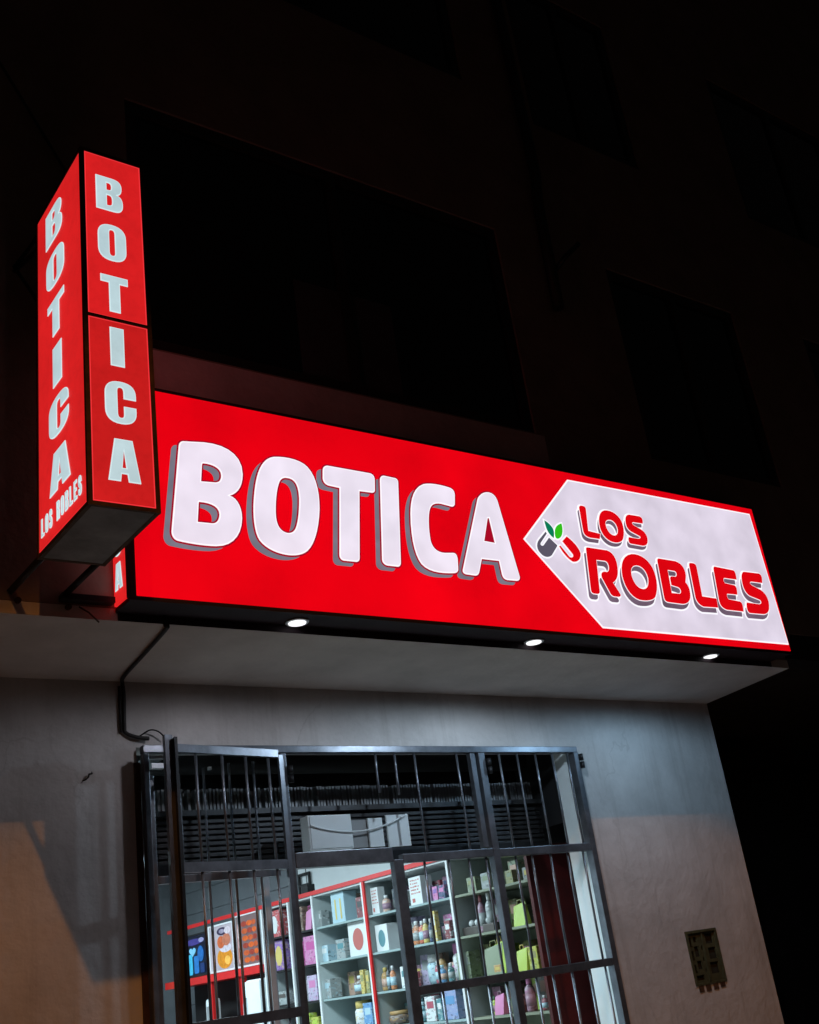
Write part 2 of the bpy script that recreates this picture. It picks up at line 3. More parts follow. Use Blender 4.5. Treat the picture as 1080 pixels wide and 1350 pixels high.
IMPACT = {"B":[[[0.0,0.0],[0.0,1.0],[0.62,1.0],[0.743,0.991],[0.834,0.968],[0.896,0.934],[0.936,0.892],[0.958,0.847],[0.968,0.802],[0.97,0.76],[0.966,0.705],[0.954,0.658],[0.935,0.62],[0.909,0.589],[0.877,0.564],[0.841,0.545],[0.8,0.53],[0.858,0.513],[0.905,0.488],[0.942,0.456],[0.969,0.417],[0.987,0.373],[0.997,0.324],[1.0,0.27],[0.994,0.195],[0.974,0.133],[0.939,0.084],[0.887,0.046],[0.818,0.02],[0.729,0.005],[0.62,0.0]],[[0.4,0.62],[0.4,0.84],[0.48,0.84],[0.514,0.837],[0.539,0.827],[0.557,0.812],[0.569,0.794],[0.576,0.774],[0.579,0.752],[0.58,0.73],[0.578,0.699],[0.572,0.673],[0.561,0.653],[0.545,0.638],[0.523,0.628],[0.495,0.622],[0.46,0.62]],[[0.4,0.16],[0.4,0.47],[0.48,0.47],[0.518,0.467],[0.548,0.458],[0.569,0.442],[0.584,0.419],[0.594,0.39],[0.599,0.353],[0.6,0.31],[0.598,0.267],[0.591,0.232],[0.58,0.205],[0.561,0.184],[0.536,0.17],[0.502,0.163],[0.46,0.16]]],"O":[[[0.5,1.0],[0.638,0.993],[0.752,0.972],[0.844,0.937],[0.913,0.89],[0.962,0.831],[0.991,0.761],[1.0,0.68],[1.0,0.32],[0.991,0.239],[0.962,0.169],[0.913,0.11],[0.844,0.063],[0.752,0.028],[0.638,0.007],[0.5,0.0],[0.362,0.007],[0.248,0.028],[0.156,0.063],[0.087,0.11],[0.038,0.169],[0.009,0.239],[0.0,0.32],[0.0,0.68],[0.009,0.761],[0.038,0.831],[0.087,0.89],[0.156,0.937],[0.248,0.972],[0.362,0.993]],[[0.5,0.86],[0.531,0.858],[0.555,0.85],[0.573,0.838],[0.586,0.821],[0.594,0.799],[0.599,0.772],[0.6,0.74],[0.6,0.26],[0.599,0.228],[0.594,0.201],[0.586,0.179],[0.573,0.162],[0.555,0.15],[0.531,0.142],[0.5,0.14],[0.469,0.142],[0.445,0.15],[0.427,0.162],[0.414,0.179],[0.406,0.201],[0.401,0.228],[0.4,0.26],[0.4,0.74],[0.401,0.772],[0.406,0.799],[0.414,0.821],[0.427,0.838],[0.445,0.85],[0.469,0.858]]],"T":[[[0.0,1.0],[1.0,1.0],[1.0,0.8],[0.7,0.8],[0.7,0.0],[0.3,0.0],[0.3,0.8],[0.0,0.8]]],"I":[[[0.0,0.0],[1.0,0.0],[1.0,1.0],[0.0,1.0]]],"C":[[[1.0,0.6],[1.0,0.7],[0.991,0.78],[0.962,0.847],[0.913,0.902],[0.844,0.945],[0.752,0.976],[0.638,0.994],[0.5,1.0],[0.362,0.993],[0.248,0.972],[0.156,0.937],[0.087,0.89],[0.038,0.831],[0.009,0.761],[0.0,0.68],[0.0,0.32],[0.009,0.239],[0.038,0.169],[0.087,0.11],[0.156,0.063],[0.248,0.028],[0.362,0.007],[0.5,0.0],[0.638,0.007],[0.752,0.028],[0.844,0.061],[0.913,0.106],[0.962,0.162],[0.991,0.227],[1.0,0.3],[1.0,0.42],[0.6,0.42],[0.6,0.24],[0.598,0.212],[0.592,0.19],[0.583,0.171],[0.569,0.157],[0.55,0.148],[0.528,0.142],[0.5,0.14],[0.472,0.142],[0.45,0.15],[0.431,0.161],[0.417,0.177],[0.408,0.198],[0.402,0.222],[0.4,0.25],[0.4,0.75],[0.402,0.781],[0.408,0.807],[0.417,0.827],[0.431,0.842],[0.45,0.852],[0.472,0.858],[0.5,0.86],[0.531,0.858],[0.555,0.85],[0.573,0.839],[0.586,0.823],[0.594,0.802],[0.599,0.778],[0.6,0.75],[0.6,0.6]]],"A":[[[0.0,0.0],[0.22,1.0],[0.78,1.0],[1.0,0.0],[0.62,0.0],[0.59,0.18],[0.41,0.18],[0.38,0.0]],[[0.44,0.32],[0.5,0.75],[0.56,0.32]]],"L":[[[0.0,0.0],[0.0,1.0],[0.45,1.0],[0.45,0.17],[1.0,0.17],[1.0,0.0]]],"S":[[[0.95,0.65],[0.95,0.72],[0.941,0.798],[0.913,0.863],[0.867,0.914],[0.803,0.953],[0.72,0.979],[0.619,0.995],[0.5,1.0],[0.363,0.994],[0.252,0.976],[0.164,0.946],[0.099,0.906],[0.054,0.854],[0.028,0.792],[0.02,0.72],[0.025,0.654],[0.042,0.6],[0.071,0.554],[0.115,0.514],[0.175,0.477],[0.253,0.44],[0.35,0.4],[0.426,0.369],[0.483,0.344],[0.524,0.322],[0.552,0.301],[0.569,0.28],[0.578,0.257],[0.58,0.23],[0.578,0.203],[0.573,0.182],[0.564,0.165],[0.552,0.153],[0.538,0.146],[0.52,0.141],[0.5,0.14],[0.473,0.142],[0.452,0.149],[0.435,0.16],[0.423,0.175],[0.416,0.194],[0.411,0.216],[0.41,0.24],[0.41,0.34],[0.02,0.34],[0.02,0.27],[0.028,0.195],[0.054,0.133],[0.099,0.084],[0.164,0.046],[0.252,0.02],[0.363,0.005],[0.5,0.0],[0.637,0.005],[0.748,0.021],[0.836,0.047],[0.901,0.086],[0.946,0.137],[0.972,0.202],[0.98,0.28],[0.975,0.35],[0.957,0.409],[0.925,0.459],[0.876,0.503],[0.807,0.544],[0.716,0.585],[0.6,0.63],[0.54,0.653],[0.494,0.673],[0.462,0.691],[0.44,0.709],[0.428,0.727],[0.422,0.747],[0.42,0.77],[0.421,0.794],[0.425,0.814],[0.432,0.831],[0.441,0.843],[0.454,0.853],[0.47,0.858],[0.49,0.86],[0.513,0.858],[0.532,0.853],[0.547,0.844],[0.557,0.832],[0.565,0.818],[0.569,0.8],[0.57,0.78],[0.57,0.65]]],"R":[[[0.0,0.0],[0.0,1.0],[0.6,1.0],[0.716,0.994],[0.807,0.977],[0.876,0.949],[0.925,0.911],[0.957,0.865],[0.975,0.811],[0.98,0.75],[0.977,0.698],[0.967,0.655],[0.95,0.618],[0.925,0.588],[0.893,0.564],[0.851,0.545],[0.8,0.53],[0.85,0.515],[0.891,0.497],[0.921,0.474],[0.944,0.447],[0.959,0.416],[0.967,0.38],[0.97,0.34],[0.97,0.0],[0.59,0.0],[0.59,0.36],[0.587,0.391],[0.579,0.415],[0.563,0.433],[0.54,0.446],[0.507,0.454],[0.464,0.459],[0.41,0.46],[0.41,0.0]],[[0.41,0.6],[0.41,0.84],[0.48,0.84],[0.514,0.837],[0.539,0.828],[0.557,0.815],[0.569,0.797],[0.576,0.774],[0.579,0.749],[0.58,0.72],[0.578,0.688],[0.572,0.661],[0.563,0.639],[0.549,0.622],[0.53,0.61],[0.508,0.602],[0.48,0.6]]],"E":[[[0.0,0.0],[0.0,1.0],[0.95,1.0],[0.95,0.83],[0.43,0.83],[0.43,0.6],[0.85,0.6],[0.85,0.44],[0.43,0.44],[0.43,0.17],[1.0,0.17],[1.0,0.0]]]}
ITEMS = [
 ('carton', 2.335, 2.499, 1.945, 0.186, 'paleblue', 'yellow', 'pale blue carton with two yellow pens printed, top shelf of the pale glass bay'),
 ('carton', 2.106, 2.192, 1.945, 0.123, 'darkred', 'black', 'small dark red and black box in the corner of the top glass shelf'),
 ('carton', 2.104, 2.337, 1.73, 0.201, 'white', 'redprint', 'large white carton with red lettering marks on the second glass shelf'),
 ('bottle', 2.249, 2.344, 1.51, 0.108, 'brown', 'white', 'brown bottle with white cap on the third glass shelf'),
 ('carton', 2.193, 2.235, 1.51, 0.137, 'yellow', 'olive', 'thin yellow pack leaning beside the brown bottle'),
 ('carton', 2.141, 2.183, 1.51, 0.128, 'olive', 'yellow', 'olive green patterned pack between the yellow pack and the red upright'),
 ('carton', 2.103, 2.136, 1.51, 0.085, 'navy', 'white', 'narrow navy pack right of the olive pack on the third glass shelf'),
 ('jar', 2.257, 2.378, 1.32, 0.154, 'white', 'yellow', 'round white jar with yellow lid on the fourth glass shelf'),
 ('carton', 2.141, 2.241, 1.32, 0.137, 'blue', 'paleblue', 'blue carton beside the round white jar'),
 ('carton', 1.938, 2.021, 1.945, 0.156, 'white', 'redprint', 'tall narrow white carton with red print right of the red upright'),
 ('bottle', 1.868, 1.925, 1.945, 0.099, 'peach', 'white', 'peach bottle with white cap next to the tall narrow white carton'),
 ('carton', 1.88, 2.018, 1.73, 0.152, 'white', 'teal', 'white box with a dark teal oval window on the second shelf near the door post'),
 ('bottle', 1.968, 2.024, 1.51, 0.129, 'amber', 'yellow', 'amber bottle with yellow cap left of a black bottle'),
 ('bottle', 1.925, 1.957, 1.51, 0.141, 'black', 'black', 'slim black bottle between amber and orange bottles'),
 ('bottle', 1.878, 1.917, 1.51, 0.132, 'orange', 'white', 'orange bottle right of the slim black bottle'),
 ('jar', 1.891, 2.034, 1.32, 0.073, 'brown', 'amber', 'brown bowl shaped jar on the lowest shelf near the door post'),
 ('carton', 1.479, 1.607, 1.945, 0.157, 'white', 'redprint', 'white carton with curly red and brown print on the top shelf behind the bars'),
 ('carton', 1.334, 1.384, 1.945, 0.077, 'pink', 'purple', 'pink pack on the top shelf with purple print'),
 ('carton', 1.26, 1.324, 1.945, 0.076, 'navy', 'pink', 'navy and pink pack right of the pink pack on the top shelf'),
 ('bottle', 1.591, 1.651, 1.73, 0.131, 'orange', 'white', 'orange striped bottle with a white cap, first in its row'),
 ('bottle', 1.537, 1.589, 1.73, 0.126, 'redorange', 'white', 'red orange bottle with white cap, second in its row'),
 ('bottle', 1.491, 1.535, 1.73, 0.133, 'yellow', 'white', 'yellow bottle with white cap at the end of the orange row'),
 ('carton', 1.398, 1.441, 1.73, 0.164, 'yellow', 'white', 'tall cream pack with a dark base standing left of a red box'),
 ('carton', 1.316, 1.365, 1.73, 0.175, 'blue', 'paleblue', 'blue pack above and behind the red boxes on the second shelf'),
 ('carton', 1.264, 1.32, 1.73, 0.098, 'darkred', 'white', 'crimson box at the right end of the second shelf beside the white strip'),
 ('carton', 1.256, 1.298, 1.73, 0.232, 'purple', 'pink', 'tall purple pack at the back of the second shelf'),
 ('jar', 1.548, 1.667, 1.51, 0.16, 'paleblue', 'white', 'pale grey blue jar on the third shelf behind the bars'),
 ('bottle', 1.482, 1.54, 1.51, 0.159, 'amber', 'brown', 'golden bottle right of the pale grey blue jar'),
 ('carton', 1.622, 1.689, 1.51, 0.08, 'crimson', 'white', 'crimson carton in front of the pale jar'),
 ('jar', 1.3, 1.405, 1.51, 0.197, 'white', 'pink', 'white jar with a pink red lid on the third shelf'),
 ('bottle', 1.353, 1.396, 1.51, 0.093, 'blue', 'paleblue', 'blue bottle in front of the pink lidded jar'),
 ('bottle', 1.303, 1.345, 1.51, 0.097, 'teal', 'white', 'teal bottle right of the blue bottle below the pink lidded jar'),
 ('bottle', 1.675, 1.75, 1.32, 0.119, 'blue', 'teal', 'blue bottle on the lowest shelf seen at the foot of the picture'),
 ('bottle', 1.624, 1.669, 1.32, 0.106, 'teal', 'paleblue', 'slim teal bottle next to the lowest blue bottle'),
 ('carton', 1.498, 1.599, 1.32, 0.129, 'white', 'crimson', 'white carton with a crimson heart mark on the lowest shelf'),
 ('carton', 1.293, 1.432, 1.32, 0.149, 'periwinkle', 'blue', 'periwinkle blue pack on the lowest shelf left of the white strip'),
 ('bottle', 0.963, 1.009, 1.73, 0.194, 'mauve', 'darkred', 'mauve bottle with dark red cap on the second shelf of the dim bay'),
 ('bottle', 0.897, 0.948, 1.73, 0.197, 'grey', 'white', 'grey bottle beside the mauve bottle in the dim bay'),
 ('basket', 0.871, 1.171, 1.73, 0.068, 'darkbrown', 'white', 'dark brown basket of white balls in the dim bay'),
 ('bag', 0.858, 1.01, 1.51, 0.155, 'sage', 'olive', 'sage green paper bag in the dim bay'),
 ('bag', 0.833, 0.933, 1.51, 0.169, 'lime', 'yellow', 'lime green pointed bag peeping behind the window post'),
 ('carton', 0.871, 0.933, 1.51, 0.051, 'amber', 'yellow', 'small amber carton on the third shelf behind the window post'),
 ('bag', 0.625, 0.721, 1.73, 0.115, 'lime', 'olive', 'lime bag on the second shelf beside the dark red end panel'),
 ('bag', 0.661, 0.745, 1.51, 0.115, 'lime', 'yellow', 'bright lime green bag left of a yellow green box'),
 ('carton', 0.568, 0.643, 1.51, 0.113, 'yellowgreen', 'olive', 'yellow green box touching the dark red end panel'),
 ('bag', 0.905, 0.98, 1.32, 0.101, 'pink', 'mauve', 'pink heart shaped bag on the lowest shelf of the dim bay'),
 ('bottle', 0.975, 1.013, 1.32, 0.091, 'lime', 'darkgreen', 'lime bottle left of the pink heart shaped bag'),
 ('bottle', 0.674, 0.733, 1.32, 0.158, 'mauve', 'pink', 'tall mauve bottle on the lowest shelf by the end panel'),
 ('bottle', 0.572, 0.612, 1.32, 0.069, 'crimson', 'white', 'crimson bottle with white cap by the dark red end panel'),
 ('carton', 1.631, 1.716, 1.945, 0.092, 'grey', 'white', 'small grey carton at the left end of the top shelf behind the bars'),
 ('carton', 1.691, 1.768, 1.73, 0.116, 'mauve', 'pink', 'mauve carton left of the orange striped bottles'),
 ('carton', 1.72, 1.797, 1.51, 0.118, 'white', 'teal', 'white carton left of the pale grey blue jar'),
 ('bottle', 1.454, 1.483, 1.73, 0.129, 'navy', 'white', 'slim navy bottle between the yellow bottle and the cream pack'),
 ('carton', 1.405, 1.441, 1.945, 0.09, 'lavender', 'purple', 'lavender pack left of the pink pack on the top shelf'),
 ('bottle', 1.435, 1.478, 1.51, 0.118, 'crimson', 'white', 'crimson bottle between the golden bottle and the pink lidded jar'),
 ('bottle', 1.404, 1.44, 1.51, 0.094, 'grey', 'teal', 'grey bottle left of the blue bottle below the pink lidded jar'),
 ('carton', 1.443, 1.493, 1.32, 0.112, 'teal', 'white', 'teal pack left of the periwinkle blue pack on the lowest shelf'),
 ('carton', 0.971, 1.051, 1.945, 0.078, 'sage', 'olive', 'sage carton on the top shelf of the dim bay'),
 ('carton', 0.85, 0.934, 1.945, 0.084, 'grey', 'sage', 'grey carton right of the sage carton on the top shelf of the dim bay'),
 ('carton', 1.123, 1.244, 1.51, 0.141, 'sage', 'grey', 'wide sage box left of the sage paper bag'),
 ('bottle', 0.741, 0.766, 1.73, 0.133, 'olive', 'white', 'olive bottle left of the lime bag on the second shelf'),
 ('carton', 0.663, 0.724, 1.945, 0.067, 'olive', 'sage', 'olive carton on the top shelf close to the dark red end panel'),
 ('bottle', 0.784, 0.82, 1.32, 0.099, 'crimson', 'pink', 'crimson bottle left of the tall mauve bottle'),
 ('carton', 0.746, 0.787, 1.32, 0.085, 'darkred', 'peach', 'dark red pack beside the tall mauve bottle'),
 ('carton', 2.621, 2.716, 1.945, 0.102, 'grey', 'white', 'grey carton near the left end of the pale glass bay'),
 ('carton', 2.582, 2.695, 1.73, 0.1, 'paleblue', 'white', 'pale blue carton left of the large white carton'),
 ('carton', 2.585, 2.716, 1.51, 0.116, 'grey', 'paleblue', 'grey blue carton near the left end of the third glass shelf'),
 ('carton', 2.368, 2.476, 1.73, 0.116, 'grey', 'teal', 'grey teal carton beside the large white carton'),
 ('carton', 2.87, 2.99, 1.94, 0.162, 'brown', 'peach', 'brown arched box on the top shelf of the pink display bay'),
 ('bag', 2.77, 2.849, 1.94, 0.141, 'pink', 'magenta', 'pink bag next to the brown arched box'),
 ('carton', 2.899, 2.989, 1.73, 0.15, 'magenta', 'pink', 'magenta box on the second shelf of the pink display bay'),
 ('carton', 2.72, 2.885, 1.73, 0.176, 'pink', 'magenta', 'large pink box printed with white marks in the pink display bay'),
 ('carton', 2.89, 2.969, 1.51, 0.138, 'white', 'mauve', 'white packet on the third shelf of the pink display bay'),
 ('carton', 2.755, 2.881, 1.51, 0.154, 'lavender', 'pink', 'lavender carton beside the white packet'),
 ('carton', 2.893, 2.981, 1.32, 0.12, 'lime', 'yellow', 'lime carton under the pink display bay'),
 ('carton', 2.78, 2.876, 1.32, 0.092, 'yellowgreen', 'lime', 'yellow green carton right of the lime carton'),
 ('carton', 3.174, 3.335, 1.94, 0.182, 'red', 'white', 'red box with a large pale ring mark near the glass door pole'),
 ('carton', 3.147, 3.327, 1.73, 0.193, 'purple', 'yellow', 'purple box with a yellow patch under the red ring box'),
 ('carton', 3.169, 3.327, 1.51, 0.085, 'grey', 'darkbrown', 'grey carton under the purple box'),
]
import bpy, bmesh, math, random
from mathutils import Vector, Matrix
from mathutils.geometry import tessellate_polygon
random.seed(7)
scene = bpy.context.scene
COL = scene.collection

# ------------------------------------------------------------------ helpers
def lin(c):
    def f(v):
        v /= 255.0
        return v/12.92 if v <= 0.04045 else ((v+0.055)/1.055)**2.4
    return (f(c[0]), f(c[1]), f(c[2]), 1.0)

MATS = {}
def mat(name, color, rough=0.6, metal=0.0, noise=0.0, nscale=6.0, bump=0.0, bscale=60.0, spec=0.4):
    """painted / plain surface; colour is a linear base colour, broken up by noise"""
    if name in MATS: return MATS[name]
    m = bpy.data.materials.new(name); m.use_nodes = True
    nt = m.node_tree; b = nt.nodes['Principled BSDF']
    b.inputs['Base Color'].default_value = (*color[:3], 1)
    b.inputs['Roughness'].default_value = rough
    b.inputs['Metallic'].default_value = metal
    b.inputs['Specular IOR Level'].default_value = spec
    tc = nt.nodes.new('ShaderNodeTexCoord')
    if noise > 0:
        n = nt.nodes.new('ShaderNodeTexNoise'); n.inputs['Scale'].default_value = nscale
        n.inputs['Detail'].default_value = 8; n.inputs['Roughness'].default_value = 0.65
        nt.links.new(tc.outputs['Object'], n.inputs['Vector'])
        r = nt.nodes.new('ShaderNodeMapRange')
        r.inputs['From Min'].default_value = 0.3; r.inputs['From Max'].default_value = 0.7
        r.inputs['To Min'].default_value = 1-noise; r.inputs['To Max'].default_value = 1+noise
        nt.links.new(n.outputs['Fac'], r.inputs['Value'])
        v = nt.nodes.new('ShaderNodeVectorMath'); v.operation = 'SCALE'
        v.inputs[0].default_value = color[:3]
        nt.links.new(r.outputs['Result'], v.inputs['Scale'])
        nt.links.new(v.outputs['Vector'], b.inputs['Base Color'])
    if bump > 0:
        n2 = nt.nodes.new('ShaderNodeTexNoise'); n2.inputs['Scale'].default_value = bscale
        n2.inputs['Detail'].default_value = 5
        nt.links.new(tc.outputs['Object'], n2.inputs['Vector'])
        bp = nt.nodes.new('ShaderNodeBump'); bp.inputs['Strength'].default_value = bump
        bp.inputs['Distance'].default_value = 0.01
        nt.links.new(n2.outputs['Fac'], bp.inputs['Height'])
        nt.links.new(bp.outputs['Normal'], b.inputs['Normal'])
    MATS[name] = m
    return m

def glow(name, rgb, k=1.0, mottle=0.07, mscale=5.0, dirt=0.0):
    """backlit acrylic / vinyl: gives off light, slightly uneven tubes and LEDs behind it"""
    if name in MATS: return MATS[name]
    m = bpy.data.materials.new(name); m.use_nodes = True
    nt = m.node_tree; b = nt.nodes['Principled BSDF']
    c = lin(rgb)
    b.inputs['Base Color'].default_value = (c[0]*.25, c[1]*.25, c[2]*.25, 1)
    b.inputs['Roughness'].default_value = 0.35
    b.inputs['Emission Color'].default_value = c
    tc = nt.nodes.new('ShaderNodeTexCoord')
    n = nt.nodes.new('ShaderNodeTexNoise'); n.inputs['Scale'].default_value = mscale
    n.inputs['Detail'].default_value = 2.5
    nt.links.new(tc.outputs['Object'], n.inputs['Vector'])
    r = nt.nodes.new('ShaderNodeMapRange')
    r.inputs['From Min'].default_value = 0.3; r.inputs['From Max'].default_value = 0.7
    r.inputs['To Min'].default_value = k*(1-mottle); r.inputs['To Max'].default_value = k*(1+mottle)
    nt.links.new(n.outputs['Fac'], r.inputs['Value'])
    out = r.outputs['Result']
    if dirt > 0:
        n2 = nt.nodes.new('ShaderNodeTexNoise'); n2.inputs['Scale'].default_value = 28
        n2.inputs['Detail'].default_value = 9; n2.inputs['Roughness'].default_value = 0.75
        nt.links.new(tc.outputs['Object'], n2.inputs['Vector'])
        r2 = nt.nodes.new('ShaderNodeMapRange')
        r2.inputs['From Min'].default_value = 0.25; r2.inputs['From Max'].default_value = 0.55
        r2.inputs['To Min'].default_value = 1-dirt; r2.inputs['To Max'].default_value = 1.0
        nt.links.new(n2.outputs['Fac'], r2.inputs['Value'])
        mu = nt.nodes.new('ShaderNodeMath'); mu.operation = 'MULTIPLY'
        nt.links.new(out, mu.inputs[0]); nt.links.new(r2.outputs['Result'], mu.inputs[1])
        out = mu.outputs['Value']
    nt.links.new(out, b.inputs['Emission Strength'])
    MATS[name] = m
    return m

def link(name, bm, m, parent=None):
    bmesh.ops.recalc_face_normals(bm, faces=bm.faces)
    me = bpy.data.meshes.new(name); bm.to_mesh(me); bm.free()
    for x in (m if isinstance(m, (list, tuple)) else [m]): me.materials.append(x)
    o = bpy.data.objects.new(name, me); COL.objects.link(o)
    if parent is not None:
        o.parent = parent
        o.matrix_parent_inverse = Matrix.Translation(-parent.location)   # parents are unrotated empties / meshes
    return o

def tag(o, label=None, cat=None, group=None, kind=None):
    if label: o['label'] = label
    if cat: o['category'] = cat
    if group: o['group'] = group
    if kind: o['kind'] = kind
    return o

def thing(name, loc, label, cat, group=None):
    o = bpy.data.objects.new(name, None); COL.objects.link(o)
    o.location = loc; o.empty_display_size = 0.1
    return tag(o, label, cat, group)

def add_box(bm, a, b, mi=0, bev=0.0):
    x0, y0, z0 = a; x1, y1, z1 = b
    t = bmesh.new()
    vs = [t.verts.new(p) for p in ((x0,y0,z0),(x1,y0,z0),(x1,y1,z0),(x0,y1,z0),(x0,y0,z1),(x1,y0,z1),(x1,y1,z1),(x0,y1,z1))]
    for f in ((0,1,2,3),(7,6,5,4),(0,4,5,1),(1,5,6,2),(2,6,7,3),(3,7,4,0)):
        t.faces.new([vs[i] for i in f])
    bmesh.ops.recalc_face_normals(t, faces=t.faces)
    if bev > 0:
        bmesh.ops.bevel(t, geom=list(t.edges), offset=bev, segments=2, affect='EDGES', profile=0.6)
    for f in t.faces: f.material_index = mi
    merge(bm, t)

def merge(bm, t):
    mp = {}
    for v in t.verts: mp[v] = bm.verts.new(v.co)
    for f in t.faces:
        try:
            nf = bm.faces.new([mp[v] for v in f.verts]); nf.material_index = f.material_index; nf.smooth = f.smooth
        except ValueError: pass
    t.free()

def box(name, a, b, m, parent=None, bev=0.0):
    bm = bmesh.new(); add_box(bm, a, b, 0, bev); return link(name, bm, m, parent)

def add_tube(bm, pts, r, seg=8, mi=0, cap=True):
    pts = [Vector(p) for p in pts]
    rings = []
    up = None
    for i, p in enumerate(pts):
        d = (pts[min(i+1, len(pts)-1)] - pts[max(i-1, 0)]).normalized()
        if up is None:
            up = Vector((0,0,1)) if abs(d.z) < 0.9 else Vector((1,0,0))
        s = d.cross(up).normalized(); up = s.cross(d).normalized()
        rr = r[i] if isinstance(r, (list, tuple)) else r
        rings.append([bm.verts.new(p + rr*(math.cos(2*math.pi*k/seg)*s + math.sin(2*math.pi*k/seg)*up)) for k in range(seg)])
    for a, b in zip(rings, rings[1:]):
        for k in range(seg):
            f = bm.faces.new([a[k], a[(k+1)%seg], b[(k+1)%seg], b[k]]); f.smooth = True; f.material_index = mi
    if cap:
        for rg in (rings[0], rings[-1]):
            f = bm.faces.new(rg); f.material_index = mi

def smooth(pts, n=5):
    P = [Vector(p) for p in pts]; out = []
    for i in range(len(P)-1):
        p0, p1, p2, p3 = P[max(i-1,0)], P[i], P[i+1], P[min(i+2, len(P)-1)]
        for k in range(n):
            t = k/n
            out.append(.5*((2*p1) + (p2-p0)*t + (2*p0-5*p1+4*p2-p3)*t*t + (3*p1-p0-3*p2+p3)*t**3))
    return out + [P[-1]]
def tube(name, pts, r, m, parent=None, seg=8):
    bm = bmesh.new(); add_tube(bm, pts, r, seg); return link(name, bm, m, parent)

def add_lathe(bm, prof, c, seg=16, mi=0, squash=(1,1)):
    """prof: list of (radius, z) from bottom to top, round axis z at c"""
    rings = []
    for r, z in prof:
        rings.append([bm.verts.new((c[0]+r*squash[0]*math.cos(2*math.pi*k/seg), c[1]+r*squash[1]*math.sin(2*math.pi*k/seg), c[2]+z)) for k in range(seg)])
    for a, b in zip(rings, rings[1:]):
        for k in range(seg):
            f = bm.faces.new([a[k], a[(k+1)%seg], b[(k+1)%seg], b[k]]); f.smooth = True; f.material_index = mi
    for rg in (rings[0], rings[-1]):
        f = bm.faces.new(rg); f.material_index = mi

def poly_solid(loops, put, t0, t1):
    """a flat shape with holes, given as 2-D loops, made solid between depths t0 and t1; put(u, v, t) -> point"""
    bm = bmesh.new()
    flat = [p for L in loops for p in L]
    tris = tessellate_polygon([[Vector((p[0], p[1], 0)) for p in L] for L in loops])
    A = [bm.verts.new(put(p[0], p[1], t0)) for p in flat]
    B = [bm.verts.new(put(p[0], p[1], t1)) for p in flat]
    for t in tris:
        for vs, tt in ((A, t), (B, t[::-1])):
            try: bm.faces.new([vs[i] for i in tt])
            except ValueError: pass
    k = 0
    for L in loops:
        n = len(L)
        for i in range(n):
            j = (i+1) % n
            try: bm.faces.new([A[k+i], A[k+j], B[k+j], B[k+i]])
            except ValueError: pass
        k += n
    return bm

def area2(L): return sum(L[i][0]*L[(i+1)%len(L)][1]-L[(i+1)%len(L)][0]*L[i][1] for i in range(len(L)))
def grow(loops, d):
    """move every outline outwards (d > 0) or inwards along its normals; holes shrink when the shape grows"""
    out = []
    for li, L in enumerate(loops):
        P = L if (area2(L) > 0) == (li == 0) else L[::-1]     # outer anticlockwise, holes clockwise
        n = len(P); Q = []
        for i in range(n):
            a, b, c = P[i-1], P[i], P[(i+1) % n]
            e1 = Vector((b[0]-a[0], b[1]-a[1])); e2 = Vector((c[0]-b[0], c[1]-b[1]))
            if e1.length < 1e-7 or e2.length < 1e-7: Q.append(tuple(b)); continue
            n1 = Vector((e1.y, -e1.x)).normalized(); n2 = Vector((e2.y, -e2.x)).normalized()
            m = n1 + n2
            if m.length < 1e-4: Q.append(tuple(b)); continue
            m.normalize(); s = d / max(0.45, m.dot(n1))
            Q.append((b[0]+m.x*s, b[1]+m.y*s))
        out.append(Q)
    return out
def shift(loops, dx, dz): return [[(p[0]+dx, p[1]+dz) for p in L] for L in loops]
def rect(x0, z0, x1, z1): return [(x0,z0),(x1,z0),(x1,z1),(x0,z1)]
XZ = lambda u, v, t: (u, t, v)            # faces the street
YZ = lambda u, v, t: (t, u, v)            # faces along x

